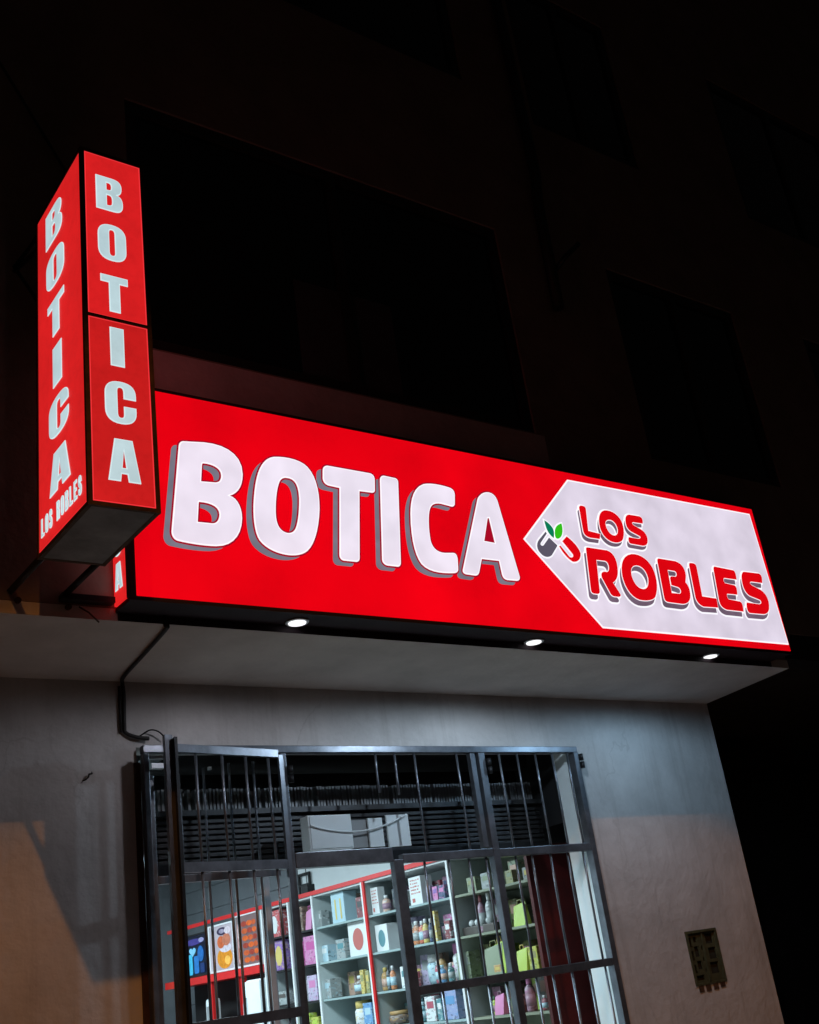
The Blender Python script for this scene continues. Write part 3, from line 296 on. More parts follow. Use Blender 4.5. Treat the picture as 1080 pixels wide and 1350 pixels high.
# ------------------------------------------------------------------ materials
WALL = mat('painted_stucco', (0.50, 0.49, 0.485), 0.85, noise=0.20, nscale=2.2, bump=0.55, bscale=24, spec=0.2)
def weather(m, col, k=.35):
    """rain streaks, patched paint and hairline cracks of the stucco itself"""
    nt = m.node_tree; b = nt.nodes['Principled BSDF']
    src = b.inputs['Base Color'].links[0].from_socket
    tc = nt.nodes.new('ShaderNodeTexCoord'); mp = nt.nodes.new('ShaderNodeMapping')
    mp.inputs['Scale'].default_value = (9, 9, .55); nt.links.new(tc.outputs['Object'], mp.inputs['Vector'])
    n = nt.nodes.new('ShaderNodeTexNoise'); n.inputs['Scale'].default_value = 1.0; n.inputs['Detail'].default_value = 7; n.inputs['Roughness'].default_value = .7
    nt.links.new(mp.outputs['Vector'], n.inputs['Vector'])
    r = nt.nodes.new('ShaderNodeMapRange'); r.inputs['From Min'].default_value = .52; r.inputs['From Max'].default_value = .78
    r.inputs['To Min'].default_value = 0; r.inputs['To Max'].default_value = k
    nt.links.new(n.outputs['Fac'], r.inputs['Value'])
    mx = nt.nodes.new('ShaderNodeMixRGB'); mx.inputs['Color2'].default_value = (*col, 1)
    nt.links.new(r.outputs['Result'], mx.inputs['Fac']); nt.links.new(src, mx.inputs['Color1'])
    # hairline cracks
    w = nt.nodes.new('ShaderNodeTexNoise'); w.inputs['Scale'].default_value = 2.3; w.inputs['Detail'].default_value = 5
    nt.links.new(tc.outputs['Object'], w.inputs['Vector'])
    ad = nt.nodes.new('ShaderNodeMixRGB'); ad.inputs['Fac'].default_value = .35
    nt.links.new(tc.outputs['Object'], ad.inputs['Color1']); nt.links.new(w.outputs['Color'], ad.inputs['Color2'])
    v = nt.nodes.new('ShaderNodeTexVoronoi'); v.feature = 'DISTANCE_TO_EDGE'; v.inputs['Scale'].default_value = 1.7
    nt.links.new(ad.outputs['Color'], v.inputs['Vector'])
    r2 = nt.nodes.new('ShaderNodeMapRange'); r2.inputs['From Min'].default_value = .0015; r2.inputs['From Max'].default_value = .005
    r2.inputs['To Min'].default_value = .14; r2.inputs['To Max'].default_value = 0
    nt.links.new(v.outputs['Distance'], r2.inputs['Value'])
    m3 = nt.nodes.new('ShaderNodeMath'); m3.operation = 'MULTIPLY'
    w2 = nt.nodes.new('ShaderNodeTexNoise'); w2.inputs['Scale'].default_value = 1.1
    nt.links.new(tc.outputs['Object'], w2.inputs['Vector'])
    r3 = nt.nodes.new('ShaderNodeMapRange'); r3.inputs['From Min'].default_value = .5; r3.inputs['From Max'].default_value = .62
    nt.links.new(w2.outputs['Fac'], r3.inputs['Value'])
    nt.links.new(r2.outputs['Result'], m3.inputs[0]); nt.links.new(r3.outputs['Result'], m3.inputs[1])
    m4 = nt.nodes.new('ShaderNodeMixRGB'); m4.inputs['Color2'].default_value = (.12, .11, .10, 1)
    nt.links.new(m3.outputs['Value'], m4.inputs['Fac']); nt.links.new(mx.outputs['Color'], m4.inputs['Color1'])
    nt.links.new(m4.outputs['Color'], b.inputs['Base Color'])
weather(WALL, (0.27, 0.25, 0.235), .55)
SOFFIT = mat('soffit_plaster', (0.64, 0.60, 0.57), 0.9, noise=0.16, nscale=2.2, bump=0.3, bscale=30, spec=0.2)
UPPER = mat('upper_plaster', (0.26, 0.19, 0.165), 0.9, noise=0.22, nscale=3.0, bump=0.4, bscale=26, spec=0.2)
GLOWLIFT = mat('glow_lift_plaster', (0.66, 0.53, 0.53), 0.9, noise=0.18, nscale=3.5, bump=0.4, bscale=26, spec=0.2)  # paler than UPPER so the blade sign's glow shows brighter
BLACKM = mat('black_steel', (0.028, 0.029, 0.032), 0.38, metal=0.6, noise=0.3, nscale=14)
GRILLE = mat('grille_steel', (0.17, 0.19, 0.22), 0.36, metal=0.7, noise=0.35, nscale=11, spec=0.5)
RUST = mat('rusty_angle', (0.085, 0.045, 0.024), 0.7, metal=0.3, noise=0.5, nscale=22)
RUSTD = mat('rusty_jamb', (0.05, 0.025, 0.018), 0.7, metal=0.2, noise=0.5, nscale=16)
TIN = mat('tin_bottom', (0.25, 0.24, 0.235), 0.75, noise=0.35, nscale=7)
SIGNCASE = mat('sign_case', (0.024, 0.012, 0.019), 0.75, noise=0.3, nscale=5)
CABLE = mat('cable_rubber', (0.012, 0.012, 0.013), 0.6)
DARKGLASS = mat('dark_window_glass', (0.006, 0.007, 0.008), 0.08, spec=0.5)
WINFRAME = mat('dark_window_frame', (0.02, 0.018, 0.017), 0.5)
CURTAIN = mat('dusty_curtain', (0.05, 0.055, 0.065), 0.9, noise=0.2, nscale=6)
ASPHALT = mat('asphalt', (0.05, 0.05, 0.052), 0.9, noise=0.3, nscale=9, bump=0.5, bscale=120)
PAVING = mat('concrete_pavement', (0.32, 0.31, 0.30), 0.9, noise=0.2, nscale=5, bump=0.4, bscale=60)
SHUTTER = mat('shutter_steel', (0.06, 0.062, 0.066), 0.45, metal=0.6, noise=0.3, nscale=9)
DARKBOX = mat('dark_painted_steel', (0.012, 0.012, 0.013), 0.7)
WHITEB = mat('white_enamel', (0.78, 0.86, 0.88), 0.4, noise=0.05)
GREYB = mat('grey_enamel', (0.30, 0.32, 0.33), 0.5, noise=0.08)
INWHITE = mat('interior_white_paint', (0.70, 0.73, 0.74), 0.7, noise=0.05)
INGREY = mat('interior_grey_panel', (0.15, 0.165, 0.18), 0.6, noise=0.1)
SHELFB = mat('shelf_melamine', (0.50, 0.56, 0.56), 0.45, noise=0.1, nscale=4)
SHELFG = mat('shelf_glass', (0.32, 0.42, 0.42), 0.2, noise=0.1)
SHELFD = mat('shelf_sage', (0.24, 0.27, 0.20), 0.6, noise=0.12)
REDTRIM = mat('red_trim', (0.62, 0.02, 0.02), 0.4, noise=0.1)
DARKRED = mat('dark_red_panel', (0.075, 0.006, 0.006), 0.6, noise=0.4, nscale=7)
ALU = mat('aluminium', (0.55, 0.60, 0.64), 0.4, metal=0.25, noise=0.15, nscale=9)
FLOORT = mat('shop_floor_tile', (0.45, 0.44, 0.42), 0.3, noise=0.08)
OLIVE = mat('olive_enamel', (0.060, 0.062, 0.030), 0.6, noise=0.35, nscale=25)
DARKHOLE = mat('dark_recess', (0.022, 0.022, 0.014), 0.9)
GATEM = mat('neighbour_gate_paint', (0.012, 0.012, 0.014), 0.6, noise=0.4)
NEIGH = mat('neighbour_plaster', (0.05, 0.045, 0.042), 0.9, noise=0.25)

E_RED = glow('lit_red_panel', (230, 0, 17), 1.0, 0.13, 2.6, dirt=.05)
E_WHITE = glow('lit_white_panel', (222, 212, 229), 1.0, 0.12, 5.0, dirt=.04)
E_LETTER = glow('lit_white_letter', (236, 227, 242), 1.0, 0.09, 6.0)
E_EDGE = glow('lit_letter_edge', (250, 249, 255), 1.05, 0.01)
E_GREY = glow('lit_grey_print', (118, 116, 130), 1.0, 0.12, 14)
E_MAUVE = glow('lit_mauve_print', (112, 92, 110), 1.0, 0.2, 14)
E_GAP = glow('lit_dark_red_print', (158, 8, 36), 1.0, 0.05)
E_LRED = glow('lit_red_letter', (222, 4, 16), 1.0, 0.05, 9)
E_PGREY = glow('lit_pill_grey', (92, 86, 102), 1.0, 0.05)
E_DGREEN = glow('lit_dark_green', (8, 122, 84), 1.0, 0.05)
E_LGREEN = glow('lit_light_green', (52, 190, 24), 1.0, 0.05)
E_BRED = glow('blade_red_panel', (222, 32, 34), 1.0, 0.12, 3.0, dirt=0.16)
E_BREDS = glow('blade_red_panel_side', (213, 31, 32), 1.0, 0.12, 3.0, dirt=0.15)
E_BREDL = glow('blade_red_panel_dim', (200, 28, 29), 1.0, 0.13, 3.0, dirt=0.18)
E_BEDGE = glow('blade_red_edge', (240, 52, 58), 1.0, 0.05)
E_BLET = glow('blade_letter', (186, 210, 216), 1.0, 0.09, 9.0, dirt=0.10)
E_BLEDGE = glow('blade_letter_edge', (205, 232, 236), 1.0, 0.03)
E_LAMP = glow('downlight_lens', (255, 255, 255), 1.3, 0.0)

# ------------------------------------------------------------------ the setting
bm = bmesh.new(); add_box(bm, (-300, -300, -0.5), (300, 300, 0.0))
tag(link('road', bm, ASPHALT), kind='structure')
bm = bmesh.new(); add_box(bm, (-30, -2.1, 0.004), (30, -0.004, 0.14), 0, 0.02)
tag(link('pavement', bm, PAVING), kind='structure')

# ------------------------------------------------------------------ shop building
bld = thing('shop_building', (3.3, 0.0, 0.0), 'plastered building with a grey ground floor, an overhanging dark upper storey and black windows', 'building')
# ground-floor front wall with the shop opening and the meter recess
loops = [[(-3,0),(1.69,0),(1.69,2.5),(3.98,2.5),(3.98,0),(5.11,0),(5.11,2.757),(-3,2.757)], rect(4.523,1.338,4.741,1.580)]
link('ground_floor_wall', poly_solid(loops, XZ, 0.0, 0.13), WALL, bld)
box('side_wall', (4.98, 0.132, 0), (5.108, 6.0, 2.757), WALL, bld)
# overhang
link('soffit', poly_solid([[(-3,-0.68),(4.965,-0.68),(5.108,0.0),(5.108,0.13),(-3,0.13)]], lambda u, v, t: (u, v, t), 2.757, 2.80), SOFFIT, bld)
WINS = [(-1.2,3.85,0.9,5.05),(1.46,3.85,3.47,5.05),(4.276,3.85,5.38,5.05),(6.1,3.85,7.6,5.05),
        (-1.0,6.05,1.1,7.25),(1.5,6.05,3.45,7.25),(3.95,5.95,4.84,7.15),(5.9,5.95,7.3,7.2),(1.5,8.3,3.45,9.5),(4.2,8.3,5.4,9.5)]
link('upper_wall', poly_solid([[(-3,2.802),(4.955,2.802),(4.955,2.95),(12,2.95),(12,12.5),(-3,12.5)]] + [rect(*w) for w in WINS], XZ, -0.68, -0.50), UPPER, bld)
link('glow_lift_band', poly_solid([rect(1.46,2.805,3.52,3.842)], XZ, -0.6815, -0.6803), GLOWLIFT, bld)  # band added in the paler tone to lift the sign's glow
for i, w in enumerate(WINS):
    x0, z0, x1, z1 = w
    f = link('window', poly_solid([rect(*w)] + [rect(x0+.05, z0+.05, (x0+x1)/2-.025, z1-.05), rect((x0+x1)/2+.025, z0+.05, x1-.05, z1-.05)], XZ, -0.668, -0.628), WINFRAME, bld)
    link('pane', poly_solid([rect(x0+.04, z0+.04, x1-.04, z1-.04)], XZ, -0.649, -0.645), DARKGLASS, f)
    if i == 1:
        link('curtain', poly_solid([rect(2.21, 3.9, 2.72, 4.38)], XZ, -0.6535, -0.650), CURTAIN, f)
# shop interior
box('shop_floor', (0.3, 0.132, 0.0), (4.97, 6.2, 0.14), FLOORT, bld)
box('shop_ceiling', (0.3, 0.132, 2.66), (4.97, 6.2, 2.72), INWHITE, bld)
box('back_wall', (0.3, 5.6, 0.142), (4.32, 5.7, 2.658), INGREY, bld)
box('left_inner_wall', (0.2, 0.132, 0.142), (0.3, 5.7, 2.658), INWHITE, bld)
box('right_inner_wall', (4.322, 0.46, 0.142), (4.40, 3.36, 2.658), INWHITE, bld)
bm = bmesh.new()
for z0, z1 in ((0.142,1.6),(1.604,2.10),(2.104,2.30),(2.304,2.48),(2.484,2.657)):
    add_box(bm, (4.315, 3.364, z0), (4.40, 5.598, z1))
link('right_inner_wall', bm, INGREY, bld)['label'] = 'grey seamed wall panelling at the back of the shop'
box('shaded_pier', (4.36, 0.134, 0.142), (4.42, 0.455, 2.658), DARKBOX, bld)  # inner side wall in shade, the shade painted as near-black

# neighbour on the right: recessed entrance behind a dark gate
nb = thing('neighbour_building', (8.0, 2.6, 0), 'dark recessed neighbouring building right of the grey wall', 'building')
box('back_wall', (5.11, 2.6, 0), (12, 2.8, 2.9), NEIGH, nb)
box('ledge_cover', (4.958, -.674, 2.812), (12, -.51, 2.947), GATEM, nb)  # near-black strip added to keep the lamp-lit ledge dark
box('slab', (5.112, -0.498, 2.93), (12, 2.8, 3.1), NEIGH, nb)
gt = thing('metal_gate', (6.4, 1.2, 0), 'dark metal gate with a diagonal brace right of the grey wall', 'gate')
box('gate_panel', (5.3, 1.22, 0.1), (7.5, 1.24, 2.55), GATEM, gt)
bm = bmesh.new()
for a, b in (((5.24,1.18,0.06),(5.30,1.26,2.62)),((6.62,1.18,0.06),(6.68,1.26,2.62)),((7.5,1.18,0.06),(7.56,1.26,2.62)),((5.302,1.17,2.55),(7.498,1.262,2.62))):
    add_box(bm, a, b)
link('gate_frame', bm, BLACKM, gt)
tube('brace', [(5.35,1.19,1.3),(6.6,1.19,2.35)], 0.035, BLACKM, gt, 4)

# ------------------------------------------------------------------ main sign
SX0, SX1, SZ0, SZ1, SY, SB = 1.345, 4.822, 2.785, 3.587, -0.82, -0.682
sg = thing('illuminated_sign', ((SX0+SX1)/2, SB, SZ0), 'long red illuminated shop sign reading BOTICA with a white LOS ROBLES arrow', 'shop sign')
bm = bmesh.new()
add_box(bm, (SX0+.004, SY+.012, SZ0), (SX1-.004, SB, SZ0+.012))            # underside sheet
add_box(bm, (SX0+.004, SY+.012, SZ1-.012), (SX1-.004, SB, SZ1))            # top sheet
add_box(bm, (SX1-.012, SY+.012, SZ0+.0125), (SX1, SB, SZ1-.0125))          # right end
add_box(bm, (SX0+.013, SB-.008, SZ0+.0125), (SX1-.0125, SB, SZ1-.0125))    # back
link('case', bm, SIGNCASE, sg)
box('spill_cover', (SX0+.012, -.6838, 2.7575), (SX1-.004, -.6808, 2.784), SIGNCASE, sg)  # dark strip added over the soffit edge to hide lamp spill
link('edge_trim', poly_solid([rect(SX0-.001,SZ0-.002,SX1+.001,SZ1+.002), rect(SX0+.021,SZ0+.012,SX1-.010,SZ1-.010)], XZ, SY+.001, SY+.012), SIGNCASE, sg)
link('face_panel', poly_solid([rect(SX0+.021,SZ0+.012,SX1-.010,SZ1-.010)], XZ, SY+.002, SY+.010), E_RED, sg)
# left end, lit, with the word set upright
link('end_panel', poly_solid([rect(SY+.030,SZ0+.016,SB-.008,SZ1-.016)], YZ, SX0-.002, SX0+.006), E_BRED, sg)
box('end_frame', (SX0-.001, SY+.0125, SZ0+.0125), (SX0+.012, SY+.029, SZ1-.0125), SIGNCASE, sg)

def impact(name, ch, put, u0, v0, u1, v1, t, parent, flip=False, m=E_BLET, me=E_BLEDGE, edge=0.0028):
    L = [[(u0+(p[0])*(u1-u0), v0+p[1]*(v1-v0)) for p in l] for l in IMPACT[ch]]
    s = -1 if t[1] < t[0] else 1
    e = link(name, poly_solid(L, put, t[0], t[0]+s*.0015), me, parent)
    link('letter_face', poly_solid(grow(L, -edge), put, t[0]+s*.0012, t[0]+s*.0025), m, e)
    return e
zs = [2.848 + i*0.117 for i in range(6)][::-1]
for ch, z in zip('BOTICA', zs):
    w = 0.062 if ch != 'I' else 0.026
    impact('letter', ch, lambda u, v, t: (t, -0.735 - u, v), -w/2, z, w/2, z+0.093, (SX0-.0022, SX0-.004), sg, edge=.003)

ly = SY + .002
def layer(name, loops, d, m, parent, th=.0012):
    return link(name, poly_solid(loops, XZ, ly-d, ly-d-th), m, parent)
ap = layer('arrow_panel', GLYPH['arrow'], 0.0, E_EDGE, sg)
layer('panel_face', grow(GLYPH['arrow'], -.007), .0008, E_WHITE, ap)
DX, DZ = -0.0278, -0.0195
for ch in 'BOTICA':
    G = GLYPH['b_'+ch]
    e = layer('letter', G, .0036, E_EDGE, sg)
    layer('letter_shadow', shift(grow(G, .001), DX, DZ), .0002, E_GREY, e)
    layer('letter_outline', grow(G, .0065), .0020, E_GAP, e)
    layer('letter_face', grow(G, -.0045), .0048, E_LETTER, e)
for k in ('l_L','l_O','l_S','r_R','r_O','r_B','r_L','r_E','r_S'):
    G = GLYPH[k]
    big = k[0] == 'r'
    sx, sz = (-.0165, -.027) if big else (-.0125, -.021)
    e = layer('letter', G, .0062, E_LRED, sg)
    layer('letter_halo', grow(shift(G, sx, sz), .0075), .0016, E_EDGE, e)
    layer('letter_halo', grow(G, .0075), .0016 + .0003, E_EDGE, e)
    layer('letter_shadow', shift(G, sx, sz), .0034, E_MAUVE, e)
    layer('letter_outline', grow(G, .0032), .0048, E_EDGE, e)
for k, m, nm in (('pill_grey', E_PGREY, 'capsule_half'), ('pill_red', E_LRED, 'capsule_half'), ('leaf_dark', E_DGREEN, 'leaf'), ('leaf_light', E_LGREEN, 'leaf')):
    e = layer(nm, GLYPH[k], .0034, m, sg)
    layer('halo', grow(GLYPH[k], .0065), .0018, E_EDGE, e)

# downlights in the underside of the sign
for lx, ly_, watt, hue, lab in ((2.010, -0.732, 7.2, (.94, .91, 1.0), 'round white downlight under the sign below the letter O of BOTICA'),
                (3.169, -0.716, 23.0, (.68, .84, 1.0), 'round white downlight under the sign below the tip of the white arrow'),
                (4.320, -0.706, 15.5, (.47, .74, 1.0), 'round white downlight under the sign nearest its right end')):
    d = thing('downlight', (lx, ly_, 2.785), lab, 'lamp', 'downlights under the main sign')
    r = 0.033
    ly_c = max(ly_, -0.735)
    bm = bmesh.new(); add_lathe(bm, [(r+.010, -.006), (r+.012, -.001)], (lx, ly_c, 2.785), 28)
    link('ring', bm, ALU, d)
    bm = bmesh.new(); add_lathe(bm, [(r*.96, -.0095), (r, -.0062)], (lx, ly_c, 2.785), 28)
    link('lens', bm, E_LAMP, d)
    L = bpy.data.lights.new('downlight_beam', 'SPOT'); L.energy = watt*DOWN_K; L.color = hue
    L.spot_size = math.radians(179); L.spot_blend = 0.26; L.shadow_soft_size = 0.018
    o = bpy.data.objects.new('downlight_beam', L); COL.objects.link(o); o.location = (lx, ly_c, 2.737)

# ------------------------------------------------------------------ projecting blade sign
BX0, BX1, BY0, BY1, BZ0, BZ1, BM = 0.992, 1.198, -1.400, -0.985, 2.818, 4.030, 3.421
bs = thing('projecting_sign', ((BX0+BX1)/2, (BY0+BY1)/2, BZ0), 'tall red projecting light box sign reading BOTICA downwards', 'shop sign')
bm = bmesh.new()
a = .013
for x in (BX0, BX1-a):
    for y in (BY0, BY1-a):
        add_box(bm, (x, y, BZ0), (x+a, y+a, BZ1))
for z in (BZ0, BZ1-a):
    for y in (BY0+.0005, BY1-a-.0005): add_box(bm, (BX0+a, y, z+.0005), (BX1-a, y+a, z+a-.0005))
    for x in (BX0+.0005, BX1-a-.0005): add_box(bm, (x, BY0+a, z+.0005), (x+a, BY1-a, z+a-.0005))
add_box(bm, (BX0+a, BY0-.001, BM-.005), (BX1-a, BY0+a, BM+.005))
link('frame', bm, RUST, bs)
box('bottom_plate', (BX0+a, BY0+a, BZ0+.002), (BX1-a, BY1-a, BZ0+.005), TIN, bs)
box('top_plate', (BX0+a, BY0+a, BZ1-.005), (BX1-a, BY1-a, BZ1-.002), TIN, bs)
def blade_panel(r, put, t, m=None):
    p = link('panel', poly_solid([r], put, *t), E_BEDGE, bs)
    rr = [(r[0][0]+.004, r[0][1]+.004), (r[1][0]-.004, r[1][1]+.004), (r[2][0]-.004, r[2][1]-.004), (r[3][0]+.004, r[3][1]-.004)]
    s = -1 if t[1] < t[0] else 1
    link('panel_face', poly_solid([rr], put, t[1]-s*.0005, t[1]+s*.001), m or E_BRED, p)
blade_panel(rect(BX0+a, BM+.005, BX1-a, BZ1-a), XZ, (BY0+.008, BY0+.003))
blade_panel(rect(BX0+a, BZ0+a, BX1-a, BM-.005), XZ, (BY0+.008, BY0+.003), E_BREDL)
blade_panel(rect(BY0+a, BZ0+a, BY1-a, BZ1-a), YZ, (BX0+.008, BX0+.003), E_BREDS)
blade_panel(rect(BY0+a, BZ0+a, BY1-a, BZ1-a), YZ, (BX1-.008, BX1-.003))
box('back_sheet', (BX0+a, BY1-.008, BZ0+a), (BX1-a, BY1-.004, BZ1-a), TIN, bs)
FRONT = {'B':(1.039,3.812,1.124,3.938),'O':(1.041,3.628,1.129,3.760),'T':(1.045,3.447,1.129,3.573),'I':(1.068,3.264,1.110,3.393),'C':(1.047,3.078,1.139,3.214),'A':(1.050,2.899,1.144,3.029)}
SIDE = {'B':(1.081,3.846,1.230,3.978),'O':(1.083,3.672,1.243,3.800),'T':(1.092,3.492,1.238,3.621),'I':(1.134,3.312,1.210,3.448),'C':(1.094,3.153,1.263,3.258),'A':(1.096,2.966,1.268,3.092)}
SIDE['C'] = (1.096, 3.140, 1.262, 3.270)
for ch in 'BOTICA':
    u0, v0, u1, v1 = FRONT[ch]
    impact('letter', ch, XZ, u0, v0, u1, v1, (BY0+.002, BY0-.001), bs)
    u0, v0, u1, v1 = SIDE[ch]
    impact('letter', ch, lambda u, v, t: (t, -u, v), u0, v0, u1, v1, (BX0+.002, BX0-.001), bs)
    impact('letter', ch, lambda u, v, t: (t, BY0+BY1+u, v), u0, v0, u1, v1, (BX1-.002, BX1+.001), bs)
u = 1.020
for ch in 'LOS ROBLES':
    w = .026 if ch != ' ' else .020
    if ch != ' ':
        impact('letter', ch, lambda uu, v, t: (t, -uu, v), u, 2.871, u+w, 2.930, (BX0+.002, BX0-.001), bs, edge=.0025)
        impact('letter', ch, lambda uu, v, t: (t, BY0+BY1+uu, v), u, 2.871, u+w, 2.930, (BX1-.002, BX1+.001), bs, edge=.0025)
    u += w + .0085
# brackets back to the wall
for x in (BX0+.018, BX1-.018):
    tube('bracket', [(x, BY1-.002, BZ0+.014), (x, -0.682, BZ0+.014)], .014, BLACKM, bs, 4)
    tube('bracket', [(x, BY1-.002, 3.94), (x, -0.70, 4.03)], .010, BLACKM, bs, 4)
tube('bracket', [(BX0+.01, BY1-.002, 3.985), (BX0+.005, -0.745, 4.012), (BX0+.01, BY1-.002, 3.71)], .009, BLACKM, bs, 4)
box('bracket', (1.16, -0.72, 2.806), (1.335, -0.684, 2.826), BLACKM, bs)
for x, z in ((1.19, 2.79), (1.03, 2.80)):
    bm = bmesh.new(); add_lathe(bm, [(.010,0),(.010,.012)], (0,0,0), 10)
    bmesh.ops.rotate(bm, verts=bm.verts, cent=(0,0,0), matrix=Matrix.Rotation(math.radians(90),3,'X'))
    bmesh.ops.translate(bm, verts=bm.verts, vec=(x, -0.681, z))
    link('bolt', bm, RUST, bs)

# small wires on the wall by the blade sign
tag(tube('wire', [(1.225,-.686,2.795),(1.255,-.692,2.775),(1.29,-.688,2.745)], .003, RUST), 'short rusty wire hanging below the projecting sign bracket', 'wire')
tag(tube('power_cable', [(0.7,-.70,5.35),(0.95,-.72,4.95),(1.2,-.70,4.55),(1.16,-.71,4.2),(1.12,-.99,4.035)], .006, CABLE), 'thin black power cable hanging down to the top of the projecting sign', 'cable')
tag(tube('drain_pipe', [(3.78,-.715,4.62),(3.80,-.715,5.3),(3.82,-.725,5.5),(3.82,-.715,12.4)], .03, WINFRAME), 'narrow dark drain pipe running up the upper wall between the windows', 'pipe')
wb = tag(tube('wall_bracket', [(3.82,-.685,4.86),(3.82,-.80,4.90),(3.90,-.84,4.98)], .014, BLACKM), 'small dark metal hook bracket on the wall between the two first floor windows', 'bracket')

# black feed cable from the sign across the soffit and down the wall
fc = [(1.52,-.684,2.790),(1.522,-.686,2.752),(1.535,-.66,2.748),(1.575,-.38,2.749),(1.612,-.10,2.749),(1.64,-.012,2.748),(1.645,-.010,2.70),(1.643,-.010,2.58),(1.648,-.012,2.553),(1.69,-.018,2.535),(1.735,-.022,2.530)]
tag(tube('feed_cable', smooth(fc), .0078, CABLE), 'thick black cable running across the soffit and down the wall to the grille', 'cable')
fl = [(1.626,-.012,2.735),(1.628,-.010,2.65),(1.629,-.010,2.555)]
tag(tube('cable_end', fl, .0055, CABLE), 'short loose black cable end beside the thick cable on the wall', 'cable')
fl = [(1.70,-.020,2.540),(1.735,-.03,2.560),(1.765,-.035,2.556),(1.79,-.03,2.540),(1.80,-.028,2.528)]
tag(tube('wire', smooth(fl), .003, CABLE), 'tangled thin black wire on top of the grille corner', 'wire')
fl = [(1.478,-.004,2.375),(1.486,-.016,2.378),(1.495,-.02,2.386),(1.500,-.012,2.398),(1.510,-.016,2.400),(1.512,-.006,2.408)]
tag(tube('wall_hook', fl, [.0015,.003,.003,.004,.003,.0015], CABLE), 'small twisted black hook sticking out of the grey wall', 'hook')

# ------------------------------------------------------------------ window grille
gr = thing('security_grille', (2.85, -0.02, 1.0), 'black steel security grille with vertical bars across the shop front', 'grille')
GY0, GY1 = -.045, -.010
bm = bmesh.new()
add_box(bm, (1.700, GY0, 2.470), (3.976, GY1, 2.500), 0, .003)             # top rail
add_box(bm, (3.944, GY0-.004, 0.2), (3.976, GY1+.004, 2.4695), 0, .003)    # right post
add_box(bm, (3.335, GY0-.002, 0.2), (3.372, GY1+.002, 2.4695), 0, .003)    # double post
add_box(bm, (3.290, GY0+.004, 2.045), (3.318, GY1-.002, 2.4695), 0, .003)
add_box(bm, (2.293, GY0+.003, 0.2), (2.318, GY1-.001, 2.4695), 0, .003)
add_box(bm, (2.790, GY0, 0.2), (2.838, GY1, 2.020), 0, .003)               # door post
add_box(bm, (2.320, GY0+.002, 2.012), (2.790, GY1, 2.072), 0, .003)        # door head
add_box(bm, (2.8385, GY0-.001, 2.004), (3.3345, GY1-.001, 2.040), 0, .003)
add_box(bm, (3.3725, GY0-.001, 2.000), (3.9435, GY1-.001, 2.036), 0, .003)
add_box(bm, (2.8385, GY0-.001, 1.488), (3.3345, GY1-.001, 1.522), 0, .003)
add_box(bm, (3.3725, GY0-.001, 1.486), (3.9435, GY1-.001, 1.520), 0, .003)
add_box(bm, (1.700, GY0-.002, 0.2), (1.722, GY1, 2.4695), 0, .003)
link('frame', bm, GRILLE, gr)
def bar(x, z0, z1, y=-.028, w=.0056, parent=gr, m=GRILLE):
    bow = random.uniform(-.003, .003)
    return tube('bar', [(x, y, z0), (x+bow, y, (z0*2+z1)/3), (x+bow*.6, y, (z0+2*z1)/3), (x, y, z1)], w, m, parent, 6)
for x in (2.872, 2.980, 3.219): bar(x, 2.04 if x > 2.9 else 2.29, 2.468)
bar(2.770, 2.30, 2.468)
for x in (3.474, 3.587, 3.704, 3.814, 3.915): bar(x, 2.036, 2.468)
for x in (2.958, 3.090, 3.202, 3.300): bar(x, 1.522, 2.004); bar(x+.006, 0.4, 1.488)
for x in (3.474, 3.574, 3.690, 3.797, 3.900): bar(x, 1.520, 2.000); bar(x+.004, 0.4, 1.486)
for x, z in ((3.385, 2.405), (3.983, 2.425), (2.326, 2.38)):
    bm = bmesh.new(); add_tube(bm, [(x, GY0-.010, z-.035), (x, GY0-.010, z-.003)], .011, 8); add_tube(bm, [(x, GY0-.010, z+.003), (x, GY0-.010, z+.035)], .011, 8)
    link('hinge', bm, BLACKM, gr)
# rust-brown jamb strip in the left of the opening
tag(box('door_jamb', (1.678, -.012, 0.15), (1.699, .10, 2.44), RUSTD), 'rusty brown steel jamb strip at the left edge of the shop opening', 'jamb')
# fixed inner bars and post behind the open leaf
ig = thing('inner_grille', (2.0, 0.12, 1.0), 'narrow inner grille with grey posts behind the open grille door', 'grille')
bm = bmesh.new()
add_box(bm, (1.768, .095, 0.2), (1.800, .125, 2.415), 0, .003)
add_box(bm, (1.802, .10, 2.005), (2.33, .12, 2.035), 0, .003)
link('frame', bm, GRILLE, ig)
for x, zt in ((1.91, 2.42), (2.018, 2.445), (2.133, 2.462), (2.246, 2.47)): bar(x, 2.036, zt, .11, .0056, ig); bar(x-.002, 0.4, 2.004, .11, .0056, ig)
box('clamp', (1.735, -.005, 2.455), (1.80, .09, 2.468), ALU, ig)
bm = bmesh.new(); add_box(bm, (1.760,.02,2.425),(1.815,.05,2.445)); add_box(bm, (2.00,.02,2.418),(2.012,.035,2.43)); link('catch', bm, ALU, ig)

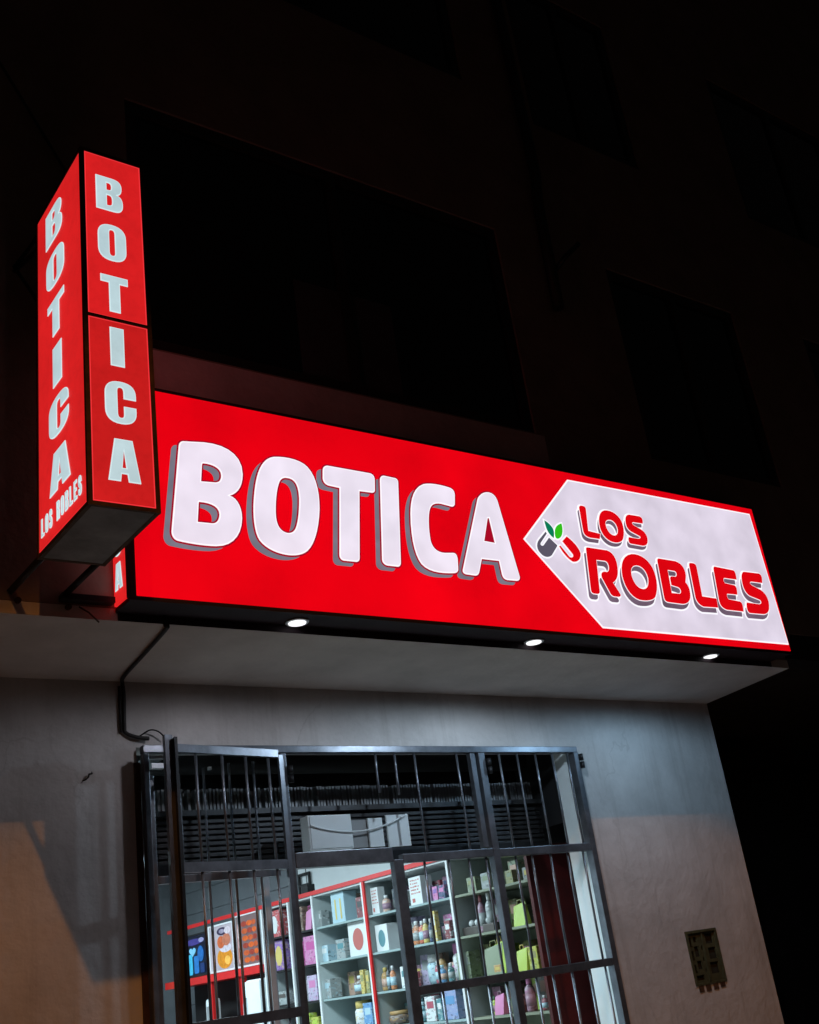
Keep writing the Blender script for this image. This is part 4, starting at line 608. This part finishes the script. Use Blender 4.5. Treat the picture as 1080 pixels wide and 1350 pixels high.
# the grille door, swung open a little
gd = thing('grille_door', (2.296, -.050, 1.0), 'open grille door leaf swung out at the left of the shop front', 'grille door')
ang = math.atan2(.105, .53)
def D(s, d=0.0, z=0.0):   # s metres from the hinge along the leaf, d towards the street
    return (2.290 - s*math.cos(ang) - d*math.sin(ang), -.056 - s*math.sin(ang)*1.0 - d*math.cos(ang), z)
def dbox(bm, s0, s1, d0, d1, z0, z1):
    vs = [bm.verts.new(D(s, d, z)) for z in (z0, z1) for s, d in ((s0,d0),(s1,d0),(s1,d1),(s0,d1))]
    for f in ((0,1,2,3),(7,6,5,4),(0,4,5,1),(1,5,6,2),(2,6,7,3),(3,7,4,0)): bm.faces.new([vs[i] for i in f])
bm = bmesh.new()
dbox(bm, .538, .572, -.018, .022, 0.22, 2.505)
dbox(bm, .000, .022, -.012, .014, 0.22, 2.455)
dbox(bm, .0225, .5375, -.010, .012, 2.445, 2.475)
dbox(bm, .0225, .5375, -.011, .013, 2.010, 2.045)
dbox(bm, .0225, .5375, -.011, .013, 1.480, 1.515)
link('frame', bm, GRILLE, gd)
bm = bmesh.new(); dbox(bm, .524, .5372, -.022, .050, 0.22, 2.492); link('lock_plate', bm, BLACKM, gd)
for s in (.074, .190, .306, .430):
    p = D(s)
    for z0, z1 in ((2.045, 2.445), (1.515, 2.010), (0.4, 1.480)):
        tube('bar', [(p[0], p[1], z0), (p[0]+random.uniform(-.003,.003), p[1], (z0+z1)/2), (p[0], p[1], z1)], .0058, GRILLE, gd, 6)

# white reveal boards at the right of the opening
tag(box('reveal_board', (3.962, 0.002, 0.15), (3.979, 0.128, 2.498), WHITEB), 'white painted board lining the right reveal of the shop opening', 'board')

# ------------------------------------------------------------------ rolled shutter above the door
rs = thing('roller_shutter', (2.9, 0.3, 2.05), 'dark steel roller shutter rolled up above the shop door', 'shutter')
bm = bmesh.new()
for i in range(8):
    z = 2.098 + i*.0225
    add_box(bm, (1.82, .300-.004*(i%2), z), (3.975, .325, z+.016), 0, .003)
add_box(bm, (1.82, .3255, 2.0985), (3.975, .331, 2.283))
link('slat_curtain', bm, SHUTTER, rs)
box('bottom_rail', (1.72, .27, 2.050), (3.984, .33, 2.0975), BLACKM, rs)
box('guide_beam', (1.82, .27, 2.284), (3.975, .32, 2.306), SHUTTER, rs)
bm = bmesh.new(); x = 1.84
while x < 3.95:
    if random.random() > .10: add_box(bm, (x, .306+random.uniform(0,.006), 2.3075), (x+.0105, .345, 2.398+random.uniform(-.002,.003)))
    x += .0165
add_box(bm, (1.83, .3445, 2.308), (3.962, .352, 2.392))
link('rib_band', bm, mat('rib_steel', (.20,.21,.22), .45, metal=.3, noise=.12, nscale=20), rs)
bm = bmesh.new(); add_tube(bm, [(1.82,.39,2.53),(3.97,.39,2.53)], .055, 20); link('drum', bm, DARKBOX, rs)
box('housing', (1.70, .455, 2.165), (3.98, .475, 2.656), DARKBOX, rs)
box('housing', (3.9815, .455, 2.11), (4.359, .475, 2.656), DARKBOX, rs)  # dark screen added beyond the shutter, covering the lit side wall
box('side_screen', (3.985, .132, 2.165), (3.99, .453, 2.656), DARKBOX, rs)  # dark side added with it to close off the lit wall

eb = thing('electrical_box', (2.59, .10, 2.09), 'white metal box above the shop door, left of the white plates', 'box')
box('body', (2.478, .100, 2.094), (2.694, .165, 2.238), WHITEB, eb, .003)
box('lid', (2.486, .097, 2.101), (2.686, .0995, 2.231), WHITEB, eb)
tag(box('plate', (2.697, .118, 2.098), (2.782, .128, 2.214), GREYB), 'grey plate between the white box and a narrow white plate', 'plate')
tag(box('plate', (2.784, .106, 2.096), (2.858, .116, 2.218), WHITEB), 'narrow white plate above the shop door right of the grey plate', 'plate')
tag(box('plate', (2.880, .104, 2.092), (3.000, .114, 2.228), WHITEB, None, .002), 'square white plate above the shop door at the right end of the row', 'plate')
wc = []
for i in range(17):
    t = i/16; wc.append((2.484+.50*t, .092, 2.196 - .20*t*(1-t)*.95 + .03*t))
tag(tube('white_cable', wc, .0035, WHITEB), 'thin white cable sagging across the white box and plates', 'cable')

# aluminium door frame of the shop, just inside
df = thing('aluminium_door_frame', (2.3, .40, .14), 'slim aluminium door pole standing just inside the grille', 'door frame')
box('pole', (2.322, .235, .142), (2.350, .265, 2.052), ALU, df, .004)
tag(box('dark_board', (1.70, .34, 1.2), (1.875, .36, 1.90), DARKBOX), 'dark board with a small white scribble inside the left of the shop', 'board')
sc = [(1.765,.336,1.735),(1.775,.336,1.752),(1.785,.336,1.742),(1.78,.336,1.722),(1.772,.336,1.71),(1.79,.336,1.712),(1.80,.336,1.735),(1.81,.336,1.752),(1.818,.336,1.738),(1.808,.336,1.716),(1.822,.336,1.712)]
so = tube('scribble', sc, .0022, WHITEB); so.parent = bpy.data.objects['dark_board']

# ------------------------------------------------------------------ shelving along the right wall
FX, BXK, TOPZ = 4.00, 4.315, 2.135
sh = thing('shelf_unit', (4.15, 1.6, .14), 'long pale shelving with a red edged top along the right side of the shop', 'shelf')
box('top_board', (FX, .512, TOPZ), (BXK, 3.36, TOPZ+.022), SHELFB, sh)
box('red_edge', (FX-.012, .50, TOPZ+.012), (FX-.0005, 4.95, TOPZ+.038), REDTRIM, sh)
box('end_panel', (FX, .49, .142), (BXK+.05, .511, TOPZ+.022), DARKRED, sh)
box('back_board', (BXK-.02, 1.164, .142), (BXK-.002, 2.66, TOPZ-.001), SHELFB, sh)
box('back_board', (BXK-.02, .513, .142), (BXK-.002, 1.160, TOPZ-.001), SHELFD, sh)
box('back_board', (BXK-.02, 2.664, .142), (BXK-.002, 3.36, TOPZ-.001), mat('dark_back', (.06,.05,.055), .7), sh)
for y, red in ((1.162, 0), (2.040, 1), (2.660, 0), (2.98, 0), (3.36, 0)):
    box('divider', (FX+.002, y-.009, .142), (BXK-.021, y+.009, TOPZ-.001), SHELFB, sh)
    if red: box('upright', (FX-.012, y-.024, .142), (FX-.0005, y-.002, TOPZ+.010), REDTRIM, sh); box('upright', (FX-.012, y-.001, .142), (FX-.0005, y+.014, TOPZ+.010), INWHITE, sh)
    else: box('upright', (FX-.010, y-.010, .142), (FX-.0005, y+.008, TOPZ+.010), INWHITE, sh)
for y0, y1, mm in ((.513,1.152,SHELFD),(1.172,2.030,SHELFG),(2.050,2.650,SHELFG),(2.670,2.970,DARKBOX),(2.990,3.350,DARKBOX)):
    for z in (1.945, 1.73, 1.51, 1.32, 1.05, .75):
        box('shelf', (FX+.004, y0, z-.013), (BXK-.022, y1, z-.001), mm, sh)
tag(box('camera_box', (4.02, 2.74, TOPZ+.0225), (4.08, 2.83, TOPZ+.095), DARKBOX, None, .006), 'small dark box with a cord standing on top of the shelving', 'box')
tag(tube('cord', [(4.05,2.79,TOPZ+.095),(4.055,2.80,2.40),(4.05,2.79,2.657)], .003, CABLE), 'thin dark cord hanging from the ceiling to the small dark box', 'cord')
tag(link('wall_frame', poly_solid([rect(3.17,2.20,3.33,2.36), rect(3.188,2.218,3.312,2.27), rect(3.188,2.285,3.312,2.342)], YZ, 4.298, 4.313), DARKBOX), 'small black two pane frame on the wall above the shelving', 'frame')

# products on the shelves ---------------------------------------------------------
PC = {'paleblue':(.42,.60,.68),'yellow':(.65,.48,.10),'darkred':(.22,.02,.03),'black':(.02,.02,.025),'white':(.72,.74,.74),'redprint':(.50,.09,.07),
 'brown':(.16,.08,.045),'olive':(.28,.27,.09),'navy':(.04,.06,.16),'blue':(.10,.28,.55),'peach':(.66,.40,.30),'teal':(.06,.22,.26),'amber':(.50,.27,.07),
 'orange':(.62,.20,.05),'redorange':(.60,.12,.05),'pink':(.62,.18,.42),'purple':(.26,.10,.42),'crimson':(.42,.04,.08),'periwinkle':(.30,.34,.58),
 'mauve':(.32,.16,.24),'grey':(.32,.34,.34),'darkbrown':(.06,.03,.02),'sage':(.22,.26,.15),'lime':(.42,.58,.03),'yellowgreen':(.48,.50,.04),
 'darkgreen':(.05,.16,.05),'magenta':(.55,.05,.30),'lavender':(.50,.40,.58),'red':(.55,.04,.05)}
PC = {k: tuple(.86*v[i] + .14*(.42,.50,.50)[i] for i in range(3)) for k, v in PC.items()}  # grey-teal mixed into every pack colour to paint in the shop's haze
def pm(c, c2=None):
    """printed packaging: the main colour broken by small printed cells in a second colour and paper white"""
    key = 'pack_%s_%s' % (c, c2)
    if key in MATS: return MATS[key]
    m = mat(key, PC[c], .38)
    if c2 is None: return m
    nt = m.node_tree; b = nt.nodes['Principled BSDF']
    tc = nt.nodes.new('ShaderNodeTexCoord'); mp = nt.nodes.new('ShaderNodeMapping')
    mp.inputs['Scale'].default_value = (1, 1, 1.7); mp.inputs['Location'].default_value = (len(key)*.37, len(c)*.71, 0)
    nt.links.new(tc.outputs['Object'], mp.inputs['Vector'])
    v = nt.nodes.new('ShaderNodeTexVoronoi'); v.inputs['Scale'].default_value = 62; v.distance = 'CHEBYCHEV'
    nt.links.new(mp.outputs['Vector'], v.inputs['Vector'])
    cr = nt.nodes.new('ShaderNodeValToRGB'); cr.color_ramp.interpolation = 'CONSTANT'
    e = cr.color_ramp.elements
    e[0].position = 0; e[0].color = (*PC[c], 1); e[1].position = .56; e[1].color = (*[.45*PC[c][i]+.55*PC[c2][i] for i in range(3)], 1)
    x = e.new(.68); x.color = tuple(.75*PC[c][i]+.25*(.62,.64,.62)[i] for i in range(3)) + (1,)
    x = e.new(.80); x.color = tuple(.55*PC[c][i] for i in range(3)) + (1,)
    x = e.new(.90); x.color = (*PC[c], 1)
    sp = nt.nodes.new('ShaderNodeSeparateColor'); nt.links.new(v.outputs['Color'], sp.inputs['Color'])
    nt.links.new(sp.outputs['Red'], cr.inputs['Fac']); nt.links.new(cr.outputs['Color'], b.inputs['Base Color'])
    return m
GRP = 'products on the pharmacy shelves'
for i, (k, y0, y1, z, h, c, a, lab) in enumerate(ITEMS):
    rnd = random.Random(i)
    w = (y1-y0)*.94; yc = (y0+y1)/2
    xb = 4.03 + rnd.uniform(0, .012)
    if 'behind' in lab and 'above' in lab or 'at the back' in lab: xb = 4.17
    if 'in front of' in lab: xb = 4.008; 
    h = min(h, .205)
    if k in ('jar','bottle') and 'pale grey blue jar' in lab or 'pink red lid' in lab: xb += .07
    name = {'carton':'medicine_carton','bottle':'medicine_bottle','jar':'jar','bag':'paper_bag','basket':'basket'}[k]
    if k == 'carton':
        d = min(.10, max(.03, w*.7))
        o = box(name, (xb, yc-w/2, z), (xb+d, yc+w/2, z+h), pm(c, None if 'pens' in lab or a == 'redprint' or 'oval' in lab else a), None, .0025)
        q = bmesh.new()
        if 'pens' in lab:
            for t in (-.22, .18): add_box(q, (xb-.0012, yc+t*w-.008, z+.12*h), (xb+.001, yc+t*w+.008, z+.78*h))
        elif 'oval' in lab or 'ring' in lab or 'arched' in lab:
            add_lathe(q, [(.34,0),(.34,.002)], (0,0,0), 20)
            bmesh.ops.scale(q, verts=q.verts, vec=(h*.95, w*.80, 1)); bmesh.ops.rotate(q, verts=q.verts, cent=(0,0,0), matrix=Matrix.Rotation(math.radians(-90),3,'Y'))
            bmesh.ops.translate(q, verts=q.verts, vec=(xb+.0008, yc, z+h*.48))
        elif a == 'redprint':
            add_box(q, (xb-.0012, yc+w*.10, z+h*.10), (xb+.001, yc+w*.32, z+h*.24))
            for r_ in range(5):
                y_ = yc + w*.36
                while y_ > yc - w*.30:
                    l_ = rnd.uniform(.05, .16)*w
                    add_box(q, (xb-.0012, y_-l_, z+h*(.86-.115*r_)), (xb+.001, y_, z+h*(.86-.115*r_+rnd.uniform(.03,.055))))
                    y_ -= l_ + rnd.uniform(.03, .10)*w
        else:
            add_box(q, (xb-.0012, yc-w*.36, z+h*.52), (xb+.001, yc+w*.30, z+h*.80))
        link('printed_panel', q, pm(a), o)
    elif k == 'bottle':
        r = w/2; b_ = bmesh.new()
        add_lathe(b_, [(r*.9,0),(r,.01),(r,h*.62),(r*.85,h*.72),(r*.38,h*.80),(r*.38,h*.82)], (xb+r, yc, z), 14)
        o = link(name, b_, pm(c, a)); q = bmesh.new()
        add_lathe(q, [(r*.48,h*.815),(r*.48,h*.97),(r*.42,h)], (xb+r, yc, z), 12); link('cap', q, pm(a), o)
        q = bmesh.new(); add_lathe(q, [(r*1.02,h*.18),(r*1.02,h*.52)], (xb+r, yc, z), 14); link('paper_label', q, pm(rnd.choice(('grey','paleblue','peach','mauve'))), o)
    elif k == 'jar':
        r = w/2; b_ = bmesh.new()
        add_lathe(b_, [(r*.8,0),(r,h*.12),(r,h*.62),(r*.8,h*.72)], (xb+r, yc, z), 18)
        o = link(name, b_, pm(c, a)); q = bmesh.new()
        add_lathe(q, [(r*.88,h*.722),(r*.88,h*.97),(r*.8,h)], (xb+r, yc, z), 18); link('lid', q, pm(a), o)
    elif k == 'bag':
        b_ = bmesh.new(); d = .05
        P = [(xb,yc-w/2,z),(xb+d,yc-w/2,z),(xb+d,yc+w/2,z),(xb,yc+w/2,z),(xb+.02,yc-w*.55,z+h),(xb+.03,yc-w*.5,z+h*.92),(xb+.03,yc+w*.5,z+h*.9),(xb+.02,yc+w*.52,z+h*.86)]
        vs = [b_.verts.new(p) for p in P]
        for f in ((0,1,2,3),(0,4,5,1),(1,5,6,2),(2,6,7,3),(3,7,4,0),(4,7,6,5)): b_.faces.new([vs[j] for j in f])
        o = link(name, b_, pm(c)); q = bmesh.new()
        add_tube(q, [(xb+.025,yc-w*.22,z+h*.88),(xb+.022,yc-w*.15,z+h*1.12),(xb+.022,yc+w*.15,z+h*1.1),(xb+.025,yc+w*.2,z+h*.86)], .003, 6); link('handle', q, pm(a), o)
    else:
        b_ = bmesh.new(); add_box(b_, (xb,yc-w/2,z),(xb+.12,yc+w/2,z+h*.62),0,.004); o = link(name, b_, pm(c))
        tag(o, lab, 'basket', GRP)
        for t in (-.38,-.2,-.05,.12,.3):
            q = bmesh.new(); bmesh.ops.create_icosphere(q, subdivisions=2, radius=.019)
            bmesh.ops.translate(q, verts=q.verts, vec=(xb+.035, yc+t*w, z+h*.62+.016))
            tag(link('white_ball', q, pm('white')), 'small white ball lying in the dark brown basket on the shelf', 'ball', 'white balls in the basket')
        continue
    tag(o, lab, {'carton':'carton','bottle':'bottle','jar':'jar','bag':'bag'}[k], GRP)

# second row: packs half hidden at the back of the shelves
BAYS = [('dim', .53, 1.14, ('sage','grey','olive','mauve','darkbrown','lime')), ('middle', 1.19, 2.01, ('paleblue','lavender','peach','mauve','crimson','teal','grey','pink')),
        ('pale glass', 2.07, 2.63, ('paleblue','grey','peach','white','teal')), ('pink', 2.69, 2.95, ('magenta','pink','lavender','brown')), ('ring box', 3.01, 3.33, ('purple','red','grey'))]
SHN = {1.945:'top', 1.73:'second', 1.51:'third', 1.32:'fourth'}
SZ = ('narrow','wide','low','tall','squat','slender','big','little','plain','speckled','striped','dented','upright','square')
used = set(); rr = random.Random(21)
for bay, b0, b1, cols in BAYS:
    for z in SHN:
        fr_ = [it for it in ITEMS if it[3] == z and it[1] >= b0-.05 and it[2] <= b1+.05]
        y = b0 + rr.uniform(0, .03); n_ = 0
        while y < b1-.05:
            w = rr.uniform(.04, .085) if bay != 'pale glass' else rr.uniform(.07, .13)
            if y+w > b1: break
            skip = .06 if bay != 'pale glass' else .38
            if rr.random() > skip:
                c = rr.choice(cols); a = rr.choice(('white','grey','peach','navy','pink','yellow')); h = rr.uniform(.075, .17)
                hw = 'tall' if h > .135 else ('low' if h < .10 else 'mid sized'); ww = 'wide' if w > .09 else ('narrow' if w < .065 else '')
                near = min(fr_, key=lambda it: abs((it[1]+it[2])/2-(y+w/2))) if fr_ else None
                ref = ''
                if near: ref = ('behind the ' if near[1] < y+w and near[2] > y else ('to the left of the ' if y > near[2] else 'to the right of the ')) + near[5] + ' ' + near[0]
                lab = ' '.join(('%s %s %s carton at the back of the %s shelf of the %s bay %s' % (hw, ww, c, SHN[z], bay, ref)).split())
                for t in ('%s %s carton at the back of the %s shelf of the %s bay %s' % (hw, c, SHN[z], bay, ref), '%s carton, back of %s shelf, %s bay %s' % (c, SHN[z], bay, ref), '%s carton, %s shelf back, %s' % (c, SHN[z], ref)):
                    if len(lab.replace(',', ' ').replace('-', ' ').split()) > 16: lab = t
                if lab not in used:
                    used.add(lab)
                    xk = rr.uniform(4.125, 4.18)
                    o = box('medicine_carton', (xk, y, z), (xk+min(.10, w), y+w, z+h), pm(c, a), None, .002)
                    q = bmesh.new(); add_box(q, (xk-.0012, y+w*.18, z+h*.5), (xk+.001, y+w*.8, z+h*.82)); link('printed_panel', q, pm(a), o)
                    tag(o, lab, 'carton', GRP)
            y += w + rr.uniform(.003, .012)

# ------------------------------------------------------------------ lit posters and the red counter below them
def patch(p, shapes, y0, y1, z0, z1):
    for n_, (kind, u, v, du, dv, col, kk) in enumerate(shapes):
        m = glow('poster_ink_%d_%d_%d' % col, col, kk, .25, 40)
        if kind == 'e': L = [(u+du*math.cos(2*math.pi*k/18), v+dv*math.sin(2*math.pi*k/18)) for k in range(18)]
        elif kind == 'h': L = [(u+du*(16*math.sin(t)**3)/16, v+dv*(13*math.cos(t)-5*math.cos(2*t)-2*math.cos(3*t)-math.cos(4*t))/16) for t in [2*math.pi*k/24 for k in range(24)]]
        else:
            L = []
            for cx_, cz_, a0 in ((1,1,0),(-1,1,90),(-1,-1,180),(1,-1,270)):
                for k in range(4):
                    t = math.radians(a0+30*k); L.append((u+cx_*du*.7+du*.3*math.cos(t), v+cz_*dv*.7+dv*.3*math.sin(t)))
        L = [(y0+(1-a_)*(y1-y0), z0+b_*(z1-z0)) for a_, b_ in L]
        link('printed_patch', poly_solid([L], YZ, 3.9985-.0007*n_, 3.9980-.0007*n_), m, p)
def poster(y0, y1, z0, z1, base, frame, rects, lab):
    t = thing('poster_light_box', (4.02, (y0+y1)/2, z0), lab, 'light box', 'lit posters over the red counter')
    link('frame', poly_solid([rect(y0,z0,y1,z1), rect(y0+.02,z0+.012,y1-.02,z1-.012)], YZ, 3.99, 4.06), frame, t)
    p = link('poster', poly_solid([rect(y0+.02,z0+.012,y1-.02,z1-.012)], YZ, 4.0, 4.05), glow('poster_%d_%d_%d' % base, base, .8, .12, 12), t)
    patch(p, rects, y0+.02, y1-.02, z0+.012, z1-.012)
W_ = mat('poster_white_frame', (.7,.7,.72), .5)
poster(4.23, 4.86, 1.79, 2.10, (16,22,44), DARKBOX, [('r',.06,.5,.055,.46,(50,130,80),.7),('r',.06,.62,.05,.07,(214,190,70),.7),('r',.06,.4,.045,.05,(190,220,220),.7),
    ('r',.28,.26,.075,.24,(60,170,215),.8),('r',.46,.28,.08,.26,(64,188,232),.8),('r',.66,.26,.07,.22,(40,120,200),.8),('h',.56,.60,.10,.13,(120,200,240),.8),('e',.80,.52,.09,.20,(36,110,190),.75),('e',.60,.84,.28,.08,(70,66,150),.7),('e',.84,.86,.08,.06,(150,160,210),.7),('r',.84,.16,.06,.12,(30,60,120),.7)],
       'dark blue lit poster with cyan packs at the far end of the shop')
poster(3.80, 4.215, 1.79, 2.125, (176,176,190), W_, [('r',.12,.42,.07,.38,(190,130,150),.8),('r',.12,.3,.05,.04,(90,60,90),.8),('r',.12,.6,.05,.06,(230,200,210),.8),('e',.60,.26,.33,.24,(206,140,36),.9),('e',.72,.2,.12,.10,(236,190,90),.9),('e',.66,.48,.26,.10,(196,200,216),.9),('e',.48,.62,.16,.14,(196,104,64),.8),('e',.72,.66,.18,.14,(186,120,96),.8),('e',.55,.86,.22,.09,(60,54,84),.7),('e',.8,.86,.14,.08,(206,206,220),.8),('e',.55,.86,.12,.05,(150,150,176),.8)],
       'white lit poster with an orange pack next to the dark blue poster')
stripes = []
for i in range(6):
    for u_, du_ in ((.42,.13),(.66,.12),(.86,.09)):
        cc = ((190,92,50),(204,206,216),(150,62,48),(226,226,232),(206,100,44),(120,120,140))[(i*2+int(u_*10)) % 6]
        stripes.append(('e', u_, .10+.145*i, du_, .055, cc, .85))
poster(3.40, 3.785, 1.79, 2.15, (120,104,108), W_, [('r',.13,.45,.09,.40,(196,160,160),.8),('r',.13,.25,.07,.12,(170,110,90),.8),('r',.13,.66,.06,.10,(216,206,210),.8)]+stripes,
       'pale lit poster of rows of orange and white packs nearest the glass door pole')
ct = thing('display_counter', (4.15, 4.1, .14), 'red edged counter below the three lit posters', 'counter')
box('red_ledge', (3.95, 3.37, 1.735), (4.31, 4.95, 1.785), REDTRIM, ct)
box('carcass', (4.20, 3.37, .142), (4.31, 4.95, 1.734), DARKBOX, ct)
for y in (3.66, 3.72, 4.16, 4.72): box('post', (3.97, y, .142), (4.00, y+.035, 1.734), REDTRIM, ct)
box('shelf', (3.99, 3.37, 1.28), (4.199, 4.95, 1.30), DARKRED, ct)
fr = thing('refrigerator', (4.06, 3.5, .14), 'pale grey refrigerator with rounded corners below the striped poster', 'refrigerator')
box('body', (3.975, 3.39, .142), (4.195, 3.63, 1.70), WHITEB, fr, .012)
box('door', (3.955, 3.395, .16), (3.974, 3.625, 1.69), WHITEB, fr, .006)
tube('handle', [(3.95,3.60,1.3),(3.935,3.60,1.34),(3.935,3.60,1.55),(3.95,3.60,1.59)], .008, GREYB, fr)
mr = thing('oval_mirror', (4.0, 4.1, 1.301), 'white framed oval mirror on the dark shelf under the counter', 'mirror')
bm = bmesh.new(); add_box(bm, (4.02, 4.20, 1.301), (4.06, 4.40, 1.62), 0, .03); link('frame', bm, WHITEB, mr)
bm = bmesh.new(); add_box(bm, (4.014, 4.24, 1.35), (4.019, 4.36, 1.57), 0, .002); link('glass', bm, GREYB, mr)
ds = thing('display_stand', (3.9, 5.0, .14), 'narrow pink display stand with a green pointed top at the left', 'display stand')
bm = bmesh.new(); add_box(bm, (3.80, 4.97, .142), (3.9, 5.28, 1.70)); link('body', bm, mat('stand_pink', (.55,.16,.16), .5), ds)
bm = bmesh.new()
vs = [bm.verts.new(p) for p in ((3.79,4.96,1.702),(3.79,5.29,1.702),(3.79,4.96,1.81),(3.91,4.96,1.702),(3.91,5.29,1.702),(3.91,4.96,1.81))]
for f in ((0,1,2),(3,5,4),(0,3,4,1),(1,4,5,2),(2,5,3,0)): bm.faces.new([vs[j] for j in f])
link('pointed_top', bm, mat('stand_green', (.05,.30,.06), .5), ds)

# ------------------------------------------------------------------ meter box in the wall
mb = thing('meter_box', (4.632, 0.03, 1.338), 'olive metal meter panel with dark cut outs set in the grey wall', 'meter box')
x0, x1, z0, z1 = 4.523, 4.741, 1.338, 1.580
holes = []
for (u0, v0, u1, v1) in ((.09,.72,.18,.90),(.24,.80,.36,.90),(.22,.52,.38,.72),(.10,.46,.17,.64),(.22,.28,.38,.44),(.09,.22,.17,.38),(.10,.08,.36,.17),(.66,.74,.92,.93),(.68,.44,.94,.66),(.64,.16,.92,.38),(.44,.20,.50,.28),(.44,.42,.50,.50),(.46,.64,.52,.72),(.55,.08,.60,.22)):
    holes.append(rect(x0+u0*(x1-x0), z0+v0*(z1-z0), x0+u1*(x1-x0), z0+v1*(z1-z0)))
link('plate', poly_solid([rect(x0+.001,z0+.001,x1-.001,z1-.001)] + holes, XZ, .008, .016), OLIVE, mb)
link('frame', poly_solid([rect(x0-.008,z0-.004,x1+.006,z1+.006), rect(x0+.006,z0+.006,x1-.006,z1-.006)], XZ, -.006, .0075), OLIVE, mb)
box('rib', (x0+.52*(x1-x0)-.004, -.002, z0+.01), (x0+.52*(x1-x0)+.004, .0078, z1-.01), OLIVE, mb)
box('recess', (x0+.001, .022, z0+.001), (x1-.001, .03, z1-.001), DARKHOLE, mb)
for u in (.12, .36, .62, .86):
    bm = bmesh.new(); add_box(bm, (x0+u*(x1-x0)-.016, -.004, z0-.024-random.uniform(0,.012)), (x0+u*(x1-x0)+.018, -.0005, z0-.0045)); link('rust_tab', bm, RUST, mb)

# ------------------------------------------------------------------ light
w = bpy.data.worlds.new('World'); scene.world = w; w.use_nodes = True
nt = w.node_tree; bg = nt.nodes['Background']
sky = nt.nodes.new('ShaderNodeTexSky'); sky.sky_type = 'NISHITA'; sky.sun_disc = False
sky.sun_elevation = math.radians(-4); sky.sun_rotation = math.radians(200)
mx = nt.nodes.new('ShaderNodeMixRGB'); mx.inputs['Fac'].default_value = 0.85
mx.inputs['Color2'].default_value = (0.016, 0.0135, 0.012, 1)
nt.links.new(sky.outputs['Color'], mx.inputs['Color1'])
bg.inputs['Strength'].default_value = WORLD_K
nt.links.new(mx.outputs['Color'], bg.inputs['Color'])

# ceiling lamps of the shop
for (x, y) in ((2.6, 1.6), (2.6, 3.9)):
    L = bpy.data.lights.new('shop_ceiling_light', 'AREA'); L.shape = 'RECTANGLE'; L.size = .6; L.size_y = 1.4
    L.energy = SHOP_W; L.color = (0.70, 0.91, 1.0)
    o = bpy.data.objects.new('shop_ceiling_light', L); COL.objects.link(o); o.location = (x, y, 2.64)
# sodium street lamp across the road, shielded above the shop's first floor
L = bpy.data.lights.new('street_lamp_light', 'SPOT'); L.energy = STREET_W; L.color = (1.0, 0.36, 0.07)
L.spot_size = math.radians(50.2); L.spot_blend = 0.035; L.shadow_soft_size = 0.09
o = bpy.data.objects.new('street_lamp_light', L); COL.objects.link(o)
o.location = (-2.5, -11.0, 10.6)
tgt = Vector((1.6, -5.6, 0.0)); o.rotation_euler = (tgt - o.location).to_track_quat('-Z', 'Y').to_euler()

# ------------------------------------------------------------------ camera
cam = bpy.data.cameras.new('camera'); co = bpy.data.objects.new('camera', cam); COL.objects.link(co)
R = ((0.80956706, 0.12419107, 0.57374015), (-0.57161626, 0.389255, 0.72231253), (-0.13362645, -0.91271963, 0.38611766))
M = Matrix(((R[0][0], -R[0][1], -R[0][2], 0.0), (R[1][0], -R[1][1], -R[1][2], -4.0), (R[2][0], -R[2][1], -R[2][2], 1.55), (0,0,0,1)))
co.matrix_world = M
cam.sensor_fit = 'HORIZONTAL'; cam.sensor_width = 36; cam.lens = 36*1458.7413/1080
cam.clip_end = 1000; cam.clip_start = .05
scene.camera = co
scene.view_settings.view_transform = 'Standard'; scene.view_settings.look = 'None'
scene.view_settings.exposure = 0; scene.view_settings.gamma = 1
scene.cycles.use_denoising = True
scene.cycles.max_bounces = 8
scene.cycles.sample_clamp_indirect = 4.0
